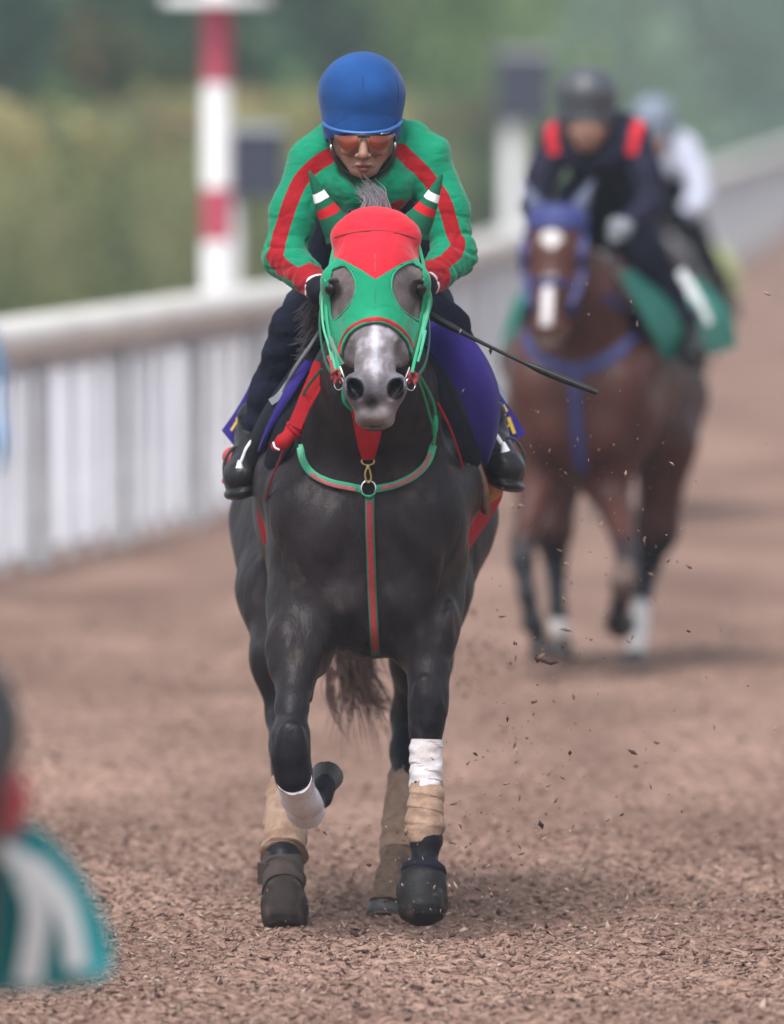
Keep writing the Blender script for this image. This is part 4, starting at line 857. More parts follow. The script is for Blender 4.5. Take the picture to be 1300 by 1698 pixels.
# black quilted pads on both flanks
b = HB(); b.sheet(loft([P(704, 560, .18), P(735, 612, .12), P(757, 655, .12), P(776, 700, .16), P(795, 748, .22), P(800, 788, .28)], [P(694, 592, .15), P(706, 625, .08), P(728, 668, .06), P(748, 712, .08), P(764, 760, .14), P(780, 790, .22)], 20, 8, (.008, -.022, 0)), .014); b.build('saddle_pad', M['black'], H)
b = HB(); b.sheet(loft([P(546, 560, .16), P(512, 612, .12), P(478, 665, .12), P(450, 715, .16), P(436, 770, .25)], [P(520, 560, .30), P(480, 620, .28), P(440, 680, .28), P(415, 735, .32), P(412, 780, .36)], 20, 8, (-.008, -.02, 0)), .014); b.build('saddle_pad', M['black'], H)
b = HB(); b.sheet(loft([P(520, 600, .15), P(492, 648, .12), P(462, 700, .10), P(446, 745, .14), P(436, 800, .2), P(436, 835, .24)], [P(536, 622, .15), P(515, 680, .06), P(486, 735, .05), P(464, 775, .10), P(450, 815, .18), P(446, 850, .24)], 20, 8, (-.004, -.01, 0)), .012); b.build('saddle_pad', M['black'], H)
# purple flaps
b = HB(); b.sheet(loft([P(703, 533, .16), P(740, 536, .13), P(776, 556, .11), P(806, 594, .12), P(825, 640, .15), P(829, 685, .19), P(820, 735, .24), P(804, 772, .28)], [P(697, 556, .16), P(712, 580, .11), P(736, 610, .08), P(760, 652, .08), P(775, 690, .11), P(786, 725, .15), P(793, 750, .2), P(798, 772, .26)], 26, 12, (.012, -.035, .008)), .004); b.build('saddle_cloth', M['purple'], H)
b = HB(); b.sheet(loft([P(506, 598, .10), P(488, 622, .09), P(468, 655, .09), P(448, 695, .11), P(434, 730, .15), P(429, 748, .18)], [P(521, 600, .10), P(506, 622, .08), P(483, 657, .075), P(459, 697, .10), P(440, 730, .14), P(431, 748, .18)], 20, 5, (0, -.006, 0)), .004); b.build('saddle_cloth', M['purple'], H)
for nm, A, B in (('cloth_corner', [P(418, 632, .85), P(394, 676, .85), P(368, 714, .86)], [P(425, 735, .85), P(410, 742, .85), P(394, 747, .84)]), ('cloth_corner', [P(812, 628, .85), P(846, 678, .85), P(872, 718, .86)], [P(806, 736, .85), P(826, 740, .85), P(842, 739, .84)])):
    b = HB(); b.sheet(loft(A, B, 12, 8, (0, -.01, 0)), .003); o = b.build(nm, M['purple'], H)
b = HB()
def mark(q, Y=.828, w=.007):
    b.sweep(cr([P(a, c, Y) for a, c in q], 3), 1.0, 8, flat=(w, .002))
mark([(407, 677), (402, 687)], w=.011); mark([(399, 688), (395, 697)], w=.016); mark([(394, 697), (383, 714)], w=.007); mark([(392, 718), (389, 724)], w=.003); mark([(390, 727), (395, 737)], w=.008)
mark([(834, 672), (840, 683)], w=.010); mark([(843, 692), (848, 706), (853, 719)], w=.010); mark([(847, 700), (840, 710)], w=.004); mark([(838, 713), (844, 727)], w=.005)
b.build('cloth_lettering', M['yellow'], H)
for A, B, m_, nm in (([P(426, 615, .9), P(412, 640, .9), P(408, 665, .9)], [P(432, 620, .88), P(428, 645, .88), P(424, 665, .88)], 'greyp', 'cloth_lining'), ([P(822, 628, .9), P(832, 645, .9), P(842, 668, .9)], [P(814, 640, .88), P(818, 660, .88), P(828, 680, .88)], 'greyp', 'cloth_lining')):
    b = HB(); b.sheet(loft(A, B, 8, 5), .004); b.build(nm, M[m_], H)
# red trim, girth cloth, tan leather
strap([(713, 648), (728, 672), (744, 704), (756, 735), (765, 765), (769, 790)], .0055, .005, M['red'], 'pad_piping', H, yfix=[.03, .02, .03, .06, .10, .14])
b = HB(); b.sheet(loft([P(766, 775, .2), P(767, 840, .25), P(770, 915, .3)], [P(826, 795, .55), P(830, 828, .55), P(776, 912, .45)], 14, 8, (.004, -.01, 0)), .005); b.build('red_girth_cloth', M['red'], H)
b = HB(); b.sheet(loft([P(424, 815, .3), P(427, 850, .3), P(437, 900, .3)], [P(446, 835, .2), P(444, 865, .22), P(441, 902, .28)], 12, 6, (0, -.006, 0)), .005); b.build('red_girth_cloth', M['red'], H)
b = HB(); b.sheet(loft([P(767, 768, .16), P(768, 800, .18), P(774, 835, .2), P(783, 862, .22)], [P(776, 770, .16), P(783, 800, .16), P(785, 832, .18), P(785, 862, .22)], 12, 6, (0, -.008, 0)), .004); b.build('leather_flap', M['leather'], H)
strap([(767, 768), (769, 810), (776, 845), (785, 866), (784, 880)], .004, .004, M['red'], 'flap_piping', H, yfix=.15)
b = HB(); b.sheet(loft([P(780, 768, .2), P(788, 800, .22), P(796, 835, .26), P(800, 850, .28)], [P(796, 768, .2), P(808, 805, .22), P(812, 835, .26), P(812, 856, .28)], 12, 6, (0, -.014, 0)), .005); b.build('girth_leather', M['leatherd'], H)
b = HB(); b.sheet(loft([P(800, 780, .34), P(808, 810, .36), P(810, 836, .38)], [P(815, 790, .34), P(830, 812, .36), P(829, 822, .38)], 10, 6, (0, -.01, 0)), .004); b.build('leather_flap', M['leather'], H)
for c_, r__ in ((P(386, 758, .62), (.030, .03, .030)), (P(374, 797, .62), .011), (P(866, 772, .62), .012)): HB().ball(c_, r__).build('red_tassel', M['pinkred'], H)
strap([(530, 548), (515, 572), (498, 596), (482, 622), (470, 650)], .009, .005, M['greyp'], 'saddle_edge', H, yfix=[.06, .05, .06, .08, .12])
b = HB(); b.sheet(loft([P(478, 628, .13), P(460, 652, .14), P(446, 662, .16)], [P(482, 640, .12), P(468, 660, .13), P(452, 672, .15)], 8, 4), .005); b.build('girth_strap', M['greyp'], H)

# ================================================================== riders
def person_parts():
    """all the shapes of a crouching rider, built once"""
    D = {}
    legs = []
    for s, hip, kn, an, toe in ((-1, P(568, 455, .85), P(492, 548, .34), P(420, 728, .50), P(405, 788, .33)), (1, P(656, 455, .85), P(734, 548, .34), P(812, 722, .50), P(836, 775, .33))): legs.append((s, hip, kn, an, toe))
    arms = ((-1, P(518, 278, .18), P(472, 426, .10), P(524, 474, -.07)), (1, P(706, 272, .18), P(755, 422, .10), P(708, 470, -.07)))
    # trousers
    F = Field(P(360, 770, .0) - .05, P(880, 250, 1.2) + .05, .008)
    F.add(cone(P(612, 455, .92), P(612, 400, .65), .14, .13, (1.15, 1, 1)), .05)
    F.add(cone(P(612, 400, .65), P(612, 345, .40), .135, .13, (1.0, 1, .95)), .05)
    for s, hip, kn, an, toe in legs:
        F.add(cone(hip, kn, .100, .072), .05); F.add(cone(kn, kn * .5 + an * .5 + (0, .02, 0), .072, .061), .03); F.add(cone(kn * .5 + an * .5 + (0, .02, 0), an, .061, .048), .03)
    for s in (-1, 1): F.add(cone(P(612 + s * 80, 400, .45), P(612 + s * 82, 520, .35), .06, .07), .05)
    V, Q = F.nets(); N = vnormals(V, Q); V = V + N * (fnoise(V, (9, 9, 22)) * .009 + fnoise(V, (30, 30, 45), 3) * .004)[:, None]; D['trousers'] = (V, Q, {})
    # boots
    for s, hip, kn, an, toe in legs:
        F = Field(np.minimum(an, toe) - .15, np.maximum(an, toe) + .15, .005)
        F.add(cone(an + (0, 0, .06), an, .046, .042), .02); F.add(cone(an, toe, .050, .048, (1, 1, .9)), .03); F.add(ell(toe + (s * .004, .03, -.004), (.057, .09, .052), (0, s * 14, 0)), .02); F.add(ell(toe + (s * .006, .03, -.046), (.053, .09, .022), (0, s * 14, 0)), .008); F.add(ell(an + (0, .05, -.05), (.036, .04, .04)), .02)
        V, Q = F.nets(); N = vnormals(V, Q); V = V + N * (fnoise(V, (30, 30, 30)) * .003)[:, None]; D['boot%d' % (s > 0)] = (V, Q, {})
    # jersey
    F = Field(P(415, 510, -.15) - .03, P(815, 180, .95) + .05, .0055)
    F.add(cone(P(612, 275, .22), P(612, 300, .80), .115, .13, (1.25, 1, .95)), .05); F.add(cone(P(556, 242, .22), P(668, 242, .22), .076, .076), .05); F.add(cone(P(600, 300, .12), P(624, 300, .12), .10, .10), .05)
    for s, sh, el_, wr in arms:
        F.add(ell(sh + (-s * .015, .02, .015), (.078, .08, .078)), .04); F.add(cone(sh, sh * .5 + el_ * .5 + (s * .012, 0, 0), .072, .064), .04); F.add(cone(sh * .5 + el_ * .5 + (s * .012, 0, 0), el_, .064, .058), .03); F.add(cone(el_, el_ * .35 + wr * .65, .060, .048), .02); F.add(cone(el_ * .35 + wr * .65, wr, .046, .038), .014)
    F.sub(ell(P(603, 255, .02), (.088, .15, .095)), .02); F.sub(ell(P(603, 180, .12), (.115, .14, .11)), .015)
    V, Q = F.nets(); N = vnormals(V, Q)
    px, py = topx(V); disp = fnoise(V, (8, 8, 10)) * .005 - .0065 * np.clip(1 - 9 * np.abs(fnoise(V + .02 * np.stack([fnoise(V, (7, 7, 7), 3)] * 3, 1), (9, 9, 17), 5)), 0, 1) + .003 * (.5 - np.abs(fnoise(V, (26, 26, 40), 9)))
    disp = disp * (.28 + .72 * sstep(py, 310, 410))
    for s, sh, el_, wr in arms:      # cloth gathers around the elbow and along the forearm
        for a, b_, amp, fr in ((sh, el_, .0009, 5), (el_, wr, .0012, 5)):
            ba = b_ - a; t = ((V - a) @ ba) / (ba @ ba); dd = np.linalg.norm(V - a - np.clip(t, 0, 1)[:, None] * ba, axis=1); w_ = (dd < .1) * np.exp(-((t - (1.0 if fr == 5 and a is sh else .1)) / .3) ** 2)
            disp += w_ * amp * np.sin(t * 42 + 3.0 * fnoise(V, (14, 14, 14), s + 2)) 
    # diagonal folds over the chest
    w_ = np.exp(-((px - 612) / 75) ** 2) * sstep(py, 255, 300); disp += w_ * .006 * np.sin((np.abs(px - 605) * .16 + py * .05) + 2 * fnoise(V, (12, 12, 12), 8))
    disp += .004 * sstep(V[:, 2] , 2.02, 2.2) * np.sin(px * .09 + py * .07) * (np.abs(px - 612) > 60)
    stripL = [(556, 252), (525, 272), (500, 298), (484, 330), (473, 362), (464, 392), (458, 418), (456, 428), (472, 446), (496, 458), (524, 474)]; stripR = [(664, 250), (690, 274), (712, 298), (734, 330), (744, 358), (752, 386), (760, 408), (748, 424), (730, 438), (712, 450), (704, 462)]
    U = np.stack([px, py], 1); front = (N[:, 1] < .35)
    wl = np.where(py > 425, 14, 12.5); st = np.maximum(wl - polydist(U, cr([(a, b_, 0) for a, b_ in stripL], 5)[:, :2]), wl - polydist(U, cr([(a, b_, 0) for a, b_ in stripR], 5)[:, :2])) / 600
    st = np.where(front, st, -.01); cuff = np.full(len(V), -.01); pip = np.full(len(V), -.01)
    for s, sh, el_, wr in arms:
        ba = wr - el_; L = np.linalg.norm(ba); t = ((V - el_) @ ba) / (L * L); dd = np.linalg.norm(V - el_ - t[:, None] * ba, axis=1)
        m_ = dd < .085; cuff = np.where(m_, np.maximum(cuff, (t - .70) * L), cuff); pip = np.where(m_, np.maximum(pip, .004 - np.abs(t - 1.02) * L), pip); disp = np.where(m_ & (np.abs(t - .70) < .06), disp - .004 * np.cos((t - .7) / .06 * 1.57), disp)
    st2 = np.where(py < 300, (13 - np.minimum(polydist(U, [(505, 215), (520, 300)]), polydist(U, [(722, 215), (706, 300)]))) / 600, -.01)
    st2 = np.where(front, st2, -.01)
    emb = (9 - polydist(U, [(652, 342), (664, 336), (676, 342)])) / 600 + .012 * fnoise(V, (90, 90, 90), 6) - .004; st = np.maximum(st, np.where(front, emb * .8, -.01))
    V = V + N * disp[:, None]; D['jersey'] = (V, Q, {'stripe': st, 'cuff': cuff, 'piping': pip, 'stripe2': st2})
    # skin: head, neck, limbs and hands, one continuous body
    F = Field(P(400, 800, -.2) - .05, P(850, 140, 1.05) + .05, .0075)
    hp = []
    hp.append((ell(P(602, 172, .13), (.078, .095, .09)), .02)); hp.append((ell(P(603, 239, .055), (.068, .076, .050)), .03))
    hp.append((cone(P(603, 235, .03), P(603, 270, .0), .064, .034), .03)); hp.append((ell(P(603, 284, -.015), (.024, .024, .018)), .022))
    for s in (-1, 1):
        hp.append((cone(P(603 + s * 37, 240, .07), P(603 + s * 15, 280, .005), .026, .015), .02)); hp.append((ell(P(603 + s * 27, 248, -.028), (.019, .016, .018)), .02)); hp.append((ell(P(603 + s * 48, 238, .10), (.009, .018, .026)), .006))
    hp.append((cone(P(603, 232, -.045), P(602, 257, -.074), .009, .0138), .010))
    for s in (-1, 1): hp.append((ell(P(602 + s * 8.5, 258.5, -.062), (.0085, .010, .0075)), .005)); hp.append((ell(P(603 + s * 7.5, 273.5, -.052), (.013, .011, .0055), (0, s * -10, 0)), .006))
    hp.append((ell(P(603, 281, -.047), (.0145, .010, .0065)), .006)); hp.append((ell(P(603, 268, -.05), (.016, .014, .010)), .012))
    cuts = [(ell(P(603, 277.4, -.064), (.020, .010, .0014)), .003), (ell(P(603 - 24, 231, -.045), (.016, .012, .010)), .012), (ell(P(603 + 24, 231, -.045), (.016, .012, .010)), .012), (ell(P(598, 262, -.071), (.0026, .005, .0022)), .002), (ell(P(607, 262, -.071), (.0026, .005, .0022)), .002)]
    for pr_, k_ in hp: F.add(pr_, k_)
    F.add(cone(P(604, 225, .16), P(610, 262, .28), .055, .065), .03); F.add(cone(P(611, 285, .3), P(612, 430, .9), .10, .12, (1.15, 1, 1)), .05)
    gl = []
    for s, sh, el_, wr in arms:
        gi = []; D.setdefault('gloves', []).append(gi)
        F.add(cone(P(612, 270, .28), sh, .07, .06), .04); F.add(cone(sh, el_, .05, .04), .03); F.add(cone(el_, wr, .04, .027), .02)
        hd = wr - el_; hd /= np.linalg.norm(hd); hd = hd * .6 + np.array([0, -.6, -.1]); hd /= np.linalg.norm(hd); c = wr + hd * .055; F.add(ell(c, (.030, .042, .038)), .014); gi += [(ell(c, (.032, .044, .040)), .014), (cone(wr - hd * .01, c, .032, .034), .014)]
        for i in range(4):
            b0 = c + hd * .03 + np.array([0, 0, .026 - i * .017]); b1 = b0 + hd * .026 + np.array([-s * .012, 0, -.004]); b2 = b1 + np.array([-s * .022, .014, -.004]); b3 = b2 + np.array([-s * .004, .024, 0]); rr_ = (.0095, .010, .0095, .008)[i]
            [(F.add(q_, .003), gi.append((q_[:3] + (q_[3] + .0022, q_[4] + .0022, q_[5]), .002))) for q_ in (cone(b0, b1, rr_ + .001, rr_), cone(b1, b2, rr_, rr_ - .0005), cone(b2, b3, rr_ - .0005, rr_ - .002))]
        t0 = c + np.array([-s * .012, .0, .034]); t1 = t0 + hd * .03 + np.array([-s * .012, 0, .008]); t2 = t1 + hd * .022 + np.array([-s * .010, .004, -.008]); [(F.add(q_, .005), gi.append((q_[:3] + (q_[3] + .0022, q_[4] + .0022, q_[5]), .003))) for q_ in (cone(t0, t1, .012, .011), cone(t1, t2, .011, .009))]
        Gf = Field(c - .13, c + .13, .0035); [Gf.add(*z_) for z_ in gi]; vg, qg = Gf.nets(); D['glove%d' % (s > 0)] = (vg, qg, {})
    for s, hip, kn, an, toe in legs: F.add(cone(P(612, 450, .9), hip, .11, .09), .04); F.add(cone(hip, kn, .085, .055), .03); F.add(cone(kn, an, .055, .035), .03); F.add(cone(an, toe, .03, .025), .02)
    V, Q = F.nets(); px, py = topx(V); hm = (V[:, 2] > 2.06) & (V[:, 1] < .24) & (np.abs(px - 603) < 62); Va_, Qa_, _ = keep(V, Q, ~hm)
    G = Field(P(548, 305, -.1) - .01, P(660, 80, .25) + .01, .0026)
    for pr_, k_ in hp: G.add(pr_, k_)
    G.add(cone(P(604, 225, .16), P(610, 262, .28), .055, .065), .03)
    for pr_, k_ in cuts: G.sub(pr_, k_)
    Vc, Qc = G.nets(); V = np.vstack([Va_, Vc]); Q = np.vstack([Qa_, Qc + len(Va_)])
    px, py = topx(V); c = np.tile(np.array([.26, .14, .103]), (len(V), 1)); fr = V[:, 1] < .02
    lip = np.where(fr, np.maximum(1 - ((px - 603) / 18) ** 2 - ((py - 278) / 6.2) ** 2, 0) ** .5, 0); c = lerpc(c, np.array([.24, .08, .07]), np.clip(lip * 1.2, 0, .85)); line = fr * (np.abs(px - 603) < 20) * np.exp(-((py - 277.3) / 1.3) ** 2); c = lerpc(c, np.array([.10, .035, .03]), line)
    ck = np.where(fr, np.exp(-(((np.abs(px - 603) - 28) / 12) ** 2) - ((py - 258) / 10) ** 2), 0); c = lerpc(c, np.array([.35, .16, .115]), ck * .6); c = lerpc(c, np.array([.20, .11, .085]), fr * np.exp(-((py - 264.5) / 2.2) ** 2) * (np.abs(px - 602) < 9) * .7)
    D['body'] = (V, Q, {'col': c})
    # helmet shell with a cloth cover
    F = Field(P(515, 260, -.16) - .01, P(685, 75, .32) + .01, .0045); c0 = P(600, 157, .095)
    F.add(ell(c0, (.1195, .148, .112)), .01); F.add(cone(c0, c0 + (0, 0, -.085), .1195, .110, (1, 1.22, 1)), .01); F.sub(ell(c0 + (0, 0, -.015), (.098, .118, .095)), .004); F.sub(cone(c0, c0 + (0, 0, -.2), .097, .088, (1, 1.18, 1)), .004); F.sub(ell(P(601, 287, .0), (.18, .34, .108), (0, 0, 0)), .006); F.sub(cone(P(570, 345, .3), P(630, 345, .3), .21, .21), .006)
    V, Q = F.nets(); V = relax(V, Q, 2); N = vnormals(V, Q); V = V + N * (fnoise(V, (14, 14, 14), 2) * .0025 - .0010 * np.clip(1 - 6 * np.abs(fnoise(V, (9, 9, 22), 14)), 0, 1) * sstep(-V[:, 2], -2.33, -2.25))[:, None]; D['helmet'] = (V, Q, {})
    D['c0'] = c0; D['legs'] = legs; D['arms'] = arms
    return D
PD = person_parts()
def add_rider(label, mats, T=None, detail=True, off=Z0):
    O = np.array([0, .6, 0.0]) if T is None else None
    base = P(612, 600, .6); base[2] = 1.55
    e = empty('person', label=label, cat='person'); 
    if T is None: e.location = base
    else: e.matrix_world = Matrix(T) @ Matrix.Translation(Vector(base))
    out = {}
    for nm, mm in (('body', 'skin'), ('trousers', mats['trousers']), ('boot0', mats['boots']), ('boot1', mats['boots']), ('jersey', mats['jersey']), ('helmet', mats['helmet']), ('glove0', mats.get('glove', 'black')), ('glove1', mats.get('glove', 'black'))):
        V, Q, A = PD[nm]; key = nm + '_mesh'
        if key not in PD: PD[key] = np_mesh(nm, V - base, Q, True, A)
        me = PD[key].copy(); me.materials.clear(); out[nm] = link({'jersey': 'jacket' if T is not None else 'jersey', 'boot0': 'boot', 'boot1': 'boot', 'glove0': 'glove', 'glove1': 'glove'}.get(nm, nm), me, M[mm], e)
    PD['_base'] = base; bf = lambda q: q - base
    hm = out['helmet']; c0 = PD['c0']
    def hp_(th, v, k=1.004): return c0 + np.array([.1195 * math.cos(v) * math.sin(th), -.145 * math.cos(v) * math.cos(th), .112 * math.sin(v)]) * k
    rim = [P(536, 203, .05), P(543, 210, .0), P(564, 217.5, -.042), P(601, 221, -.056), P(638, 217.5, -.042), P(658, 209, .0), P(665, 201, .05)]
    b = MB(); b.sweep(cr(rim, 6), 1.0, 8, flat=(.010, .009), up=(0, -.6, -.8)); b.build('helmet_rim', M['helmetr' if mats['helmet'] == 'helmet' else mats['helmet']], hm, fn=bf)
    if detail:
        b = MB(); b.sweep([hp_(.02 + .01 * math.sin(v * 3), v, 1.012) for v in np.linspace(-.35, 1.5, 24)], .0024, 5); b.sweep([hp_(.98 + .25 * (v / 1.5) ** 2, v, 1.012) for v in np.linspace(-.35, 1.45, 24)], .0018, 5); b.sweep([hp_(-1.05, v, 1.011) for v in np.linspace(-.3, 1.45, 24)], .0011, 5); b.build('cover_seam', M['helmseam'], hm, fn=bf)
        MB().ball(c0 + (.002, 0, .115), (.006, .006, .003)).build('cover_button', M['helmetr'], hm, fn=bf)
    # chin strap
    b = MB(); h_ = lambda s: [P(602 + s * 54, 205, .06), P(602 + s * 54, 232, .04), P(603 + s * 49, 256, .03), P(603 + s * 35, 280, .04)]
    b.sweep(cr(h_(-1) + [P(603, 296, .04)] + h_(1)[::-1]), .0055, 8)
    cs_ = b.build('chin_strap', M['strap'], e, fn=bf)
    if detail:
        for s in (-1, 1): MB().ball(P(602 + s * 53, 243 - s * 2, .0), (.004, .004, .010)).build('strap_buckle', M['steel'], cs_, fn=bf)
    if not detail: return e, out
    # goggles
    g = MB(); g.sweep(cr([P(553, 224, .03), P(560, 228, -.015), P(575, 228, -.05), P(603, 225, -.066), P(631, 228, -.05), P(646, 227, -.015), P(654, 222, .03)]), 1.0, 8, flat=(.010, .005), up=(0, -1, 0)); go = g.build('goggles', M['frame'], e, fn=bf)
    for s in (-1, 1):
        top = [P(603 + s * 10, 226, -.068), P(603 + s * 24, 226, -.058), P(603 + s * 38, 225, -.038), P(603 + s * 48, 223, -.006)]; bot = [P(603 + s * 8, 240, -.069), P(603 + s * 20, 248, -.062), P(603 + s * 35, 246, -.044), P(603 + s * 49, 230, -.006)]
        b = MB(); b.sheet(loft(top, bot, 14, 7, (0, -.004, 0)), .002); b.build('lens', M['lens'], go, fn=bf)
    if detail: MB().sweep(cr([P(632, 222, -.052), P(645, 218, -.02), P(654, 207, .03)]), [.0015, .0035, .003], 8).build('frame_arm', M['whitef'], go, fn=bf)
    return e, out
rider, ro = add_rider('jockey in green jersey with red sleeve stripes and blue helmet riding the grey horse', dict(trousers='navy', boots='boot', jersey='jersey', helmet='helmet'))
# stirrups on the leading horse
for s, hip, kn, an, toe in PD['legs']:
    c = toe + np.array([0, .085, -.002]); w_ = .056; st = HB()
    arch = [c + (-w_, 0, -.045), c + (-w_ * 1.02, 0, .005), c + (-w_ * .75, -.005, .055), c + (0, -.01, .085), c + (w_ * .75, -.005, .055), c + (w_ * 1.02, 0, .005), c + (w_, 0, -.045)]
    ang = s * R(-14); ca, sa = math.cos(ang), math.sin(ang)
    rot = lambda q: c + np.array([(q - c)[0] * ca - (q - c)[2] * sa, (q - c)[1], (q - c)[0] * sa + (q - c)[2] * ca])
    st.sweep(cr([rot(q) for q in arch], 5), .0045, 8); o = st.build('stirrup', M['sole'], H); t = HB(); t.sweep([rot(c + (-w_, .0, -.05)), rot(c + (w_, .0, -.05))], 1, 8, flat=(.05, .014), up=(0, 0, 1)); t.build('tread', M['sole'], o)
strap([(434, 720), (420, 728), (409, 742), (403, 756), (397, 772)], .008, .005, M['white'], 'stirrup_strap', H, yfix=[.33, .28, .26, .26, .26]); HB().sweep([P(397, 763, .255), P(397, 776, .255)], [.004, .011], 8).build('strap_end', M['white'], H)
strap([(818, 714), (826, 726), (834, 738), (842, 748)], .011, .005, M['white'], 'stirrup_strap', H, yfix=[.27, .25, .24, .24]); HB().sweep([P(834, 733, .235), P(838, 749, .235)], [.005, .014], 8).build('strap_end', M['white'], H)
# whip
wa, wb = P(700, 516, -.02), P(991, 651, -.1); wh = empty('whip', wa, label='thin black whip in the jockey\'s left hand pointing out right', cat='whip')
b = MB(); q = lambda t: wa + (wb - wa) * t + np.array([0, 0, -.012 * math.sin(math.pi * t)])
b.sweep([q(t) for t in np.linspace(0, 1, 40)], np.array([.011, .011, .010, .0065, .0055, .005, .005, .0055, .0105, .011, .0105, .0098, .008]), 10); b.build('shaft', M['boot'], wh, fn=lambda v: v - wa)
MB().sweep([q(t) for t in (.215, .235)], [.0085, .006], 8).build('grip_ring', M['steel'], wh, fn=lambda v: v - wa)
# reins in the hands
for s, pth in ((-1, [P(560, 632, -.46), P(540, 600, -.3), P(530, 540, -.2), P(535, 480, -.14)]), (1, [P(686, 632, -.46), P(706, 600, -.3), P(712, 540, -.2), P(700, 475, -.14)])):
    b = HB(); b.sweep(cr(pth, 6), 1, 8, flat=(.012, .003), up=(s, -.5, 0)); b.build('rein', M['dgreen'], H)

# ================================================================== the other horses
def other_horse(name, label, loc, yaw, J, h, colf, cm, tack):
    T = Matrix.Translation(Vector(loc)) @ Matrix.Rotation(yaw, 4, 'Z')
    e = empty(name, loc, yaw, label=label, cat='horse'); F = horse_field(J, h); V, Q = F.nets(); V = relax(V, Q, 1)
    bo = link('body', np_mesh('body', V, Q, True, {'col': colf(V)}), M[cm], e)
    hooves(J, e, J['hoofdir']); o = J['hd']; eyes(e, o)
    for s in (-1, 1):
        a = P(623 + s * 45, 372, -.2) + o; t = P(623 + s * 88, 288, -.23) + o; MB().sweep([a + (t - a) * k_ for k_ in np.linspace(-.1, 1, 10)], [.035, .036, .032, .024, .014, .003], 12).build('ear', M[tack['ear']], e)
    return e, F, T, o
def tack_straps(e, F, o, m, paths, w=.022):
    for k_, (nm, path) in enumerate(paths):
        c = cr([(a, b_, 0) for a, b_ in path], 6); pts = []
        for a in c:
            q_ = surf_on(F, a[0], a[1], .012)
            if q_ is not None: pts.append(q_)
        if len(pts) > 3: b = MB(); b.sweep(pts, 1, 8, flat=(w, .008)); b.build(nm, M[m], e)
def local(loc, yaw):
    c, s = math.cos(-yaw), math.sin(-yaw)
    def f(px, py, Y):
        q_ = P(px, py, Y) - np.array(loc); return np.array([q_[0] * c - q_[1] * s, q_[0] * s + q_[1] * c, q_[2]])
    return f
# second: bay horse
loc2 = (.80, 13.3, 0); yaw2 = R(-8); q2 = local(loc2, yaw2)
J2 = dict(hd=HDOFF + np.array([-.07, 0, 0]), legs=[
    leg((P(722, 930, .2), .13), (q2(1005, 800, 13.5), .085), (q2(1026, 860, 13.35), .06), (q2(1040, 925, 13.15), .045), (q2(1034, 965, 13.05), .05), (q2(1028, 1000, 13.15), .036), (q2(1022, 1030, 13.35), .043), (q2(1026, 1045, 13.45), .03)),
    leg((P(500, 930, .2), .13), (q2(893, 800, 13.5), .085), (q2(880, 850, 13.4), .058), (q2(866, 895, 13.3), .046), (q2(866, 930, 13.25), .045), (q2(874, 985, 13.2), .034), (q2(884, 1035, 13.2), .04), (q2(894, 1058, 13.25), .032)),
    leg((P(474, 870, 1.45), .16), (P(500, 985, 1.15), .12), (q2(915, 880, 14.3), .075), (q2(920, 920, 14.4), .052), (q2(922, 950, 14.35), .04), (q2(924, 1010, 14.15), .036), (q2(928, 1040, 14.1), .036), (q2(930, 1060, 14.1), .034)),
    leg((P(735, 870, 1.45), .16), (P(738, 985, 1.2), .12), (q2(1088, 880, 14.5), .08), (q2(1072, 940, 14.6), .055), (q2(1066, 980, 14.5), .042), (q2(1060, 1040, 14.2), .036), (q2(1056, 1070, 14.1), .036), (q2(1052, 1085, 14.05), .036))],
    extra=[], hoofdir=[(0, .8, .25), (.2, .2, -1), (0, -.2, -1), (0, -.25, -1)])
sx = [tuple(q2(930, 1040, 14.1)), tuple(q2(1056, 1070, 14.1))]
socks = [(p_[0] - .09, p_[0] + .09, p_[1] - .25, p_[1] + .25, .31) for p_ in sx]; socks[0] = socks[0][:4] + (.20,)
HDN[0] = J2['hd']; e2, F2, T2, o2 = other_horse('horse', 'bay horse with white blaze galloping behind the grey horse on the right', loc2, yaw2, J2, .014, bay_colors(sock=socks), 'bay', dict(ear='bluegrey'))
strands('tail', [(-.06, 2.0, 1.4)] * 2, [(-.1, 2.3, .75), (.0, 2.3, .75)], [(-.06, 2.35, 1.2)] * 2, .004, 120, M['black_hair'], e2, 31)
def bridle2(e, F, o, m):
    sh = 600 * .12; dx_ = -42
    tack_straps(e, F, o, m, [(nm_, [(a_ + dx_, b__) for a_, b__ in pp_]) for nm_, pp_ in [('browband', [(548, 410 + sh), (580, 398 + sh), (622, 392 + sh), (665, 398 + sh), (698, 410 + sh)]), ('cheek_strap', [(556, 410 + sh), (552, 460 + sh), (556, 520 + sh), (572, 580 + sh), (582, 620 + sh)]), ('cheek_strap', [(690, 410 + sh), (694, 460 + sh), (690, 520 + sh), (674, 580 + sh), (662, 620 + sh)]), ('noseband', [(574, 545 + sh), (600, 537 + sh), (622, 535 + sh), (646, 537 + sh), (670, 545 + sh)])]], .034)
bridle2(e2, F2, o2, 'blues')
Vq, Qq = F2.nets(.010); px, py = topx(Vq - o2); mm_ = (Vq[:, 1] < -.12) & (py < 408) & (py > 345) & ~((np.hypot((px - 622) / 30, (py - 430) / 24) < 1)); Vq, Qq, _ = keep(Vq, Qq, mm_); o = link('ear_hood', np_mesh('ear_hood', Vq, Qq), M['blues'], e2)
tack_straps(e2, F2, o2, 'blues', [('breast_collar', [(480, 700), (500, 760), (550, 800), (612, 815), (670, 800), (722, 760), (745, 690), (735, 640)]), ('martingale_strap', [(612, 815), (613, 900), (618, 1000), (622, 1060)]), ('rein', [(690, 640), (735, 690), (745, 740)])], .05)
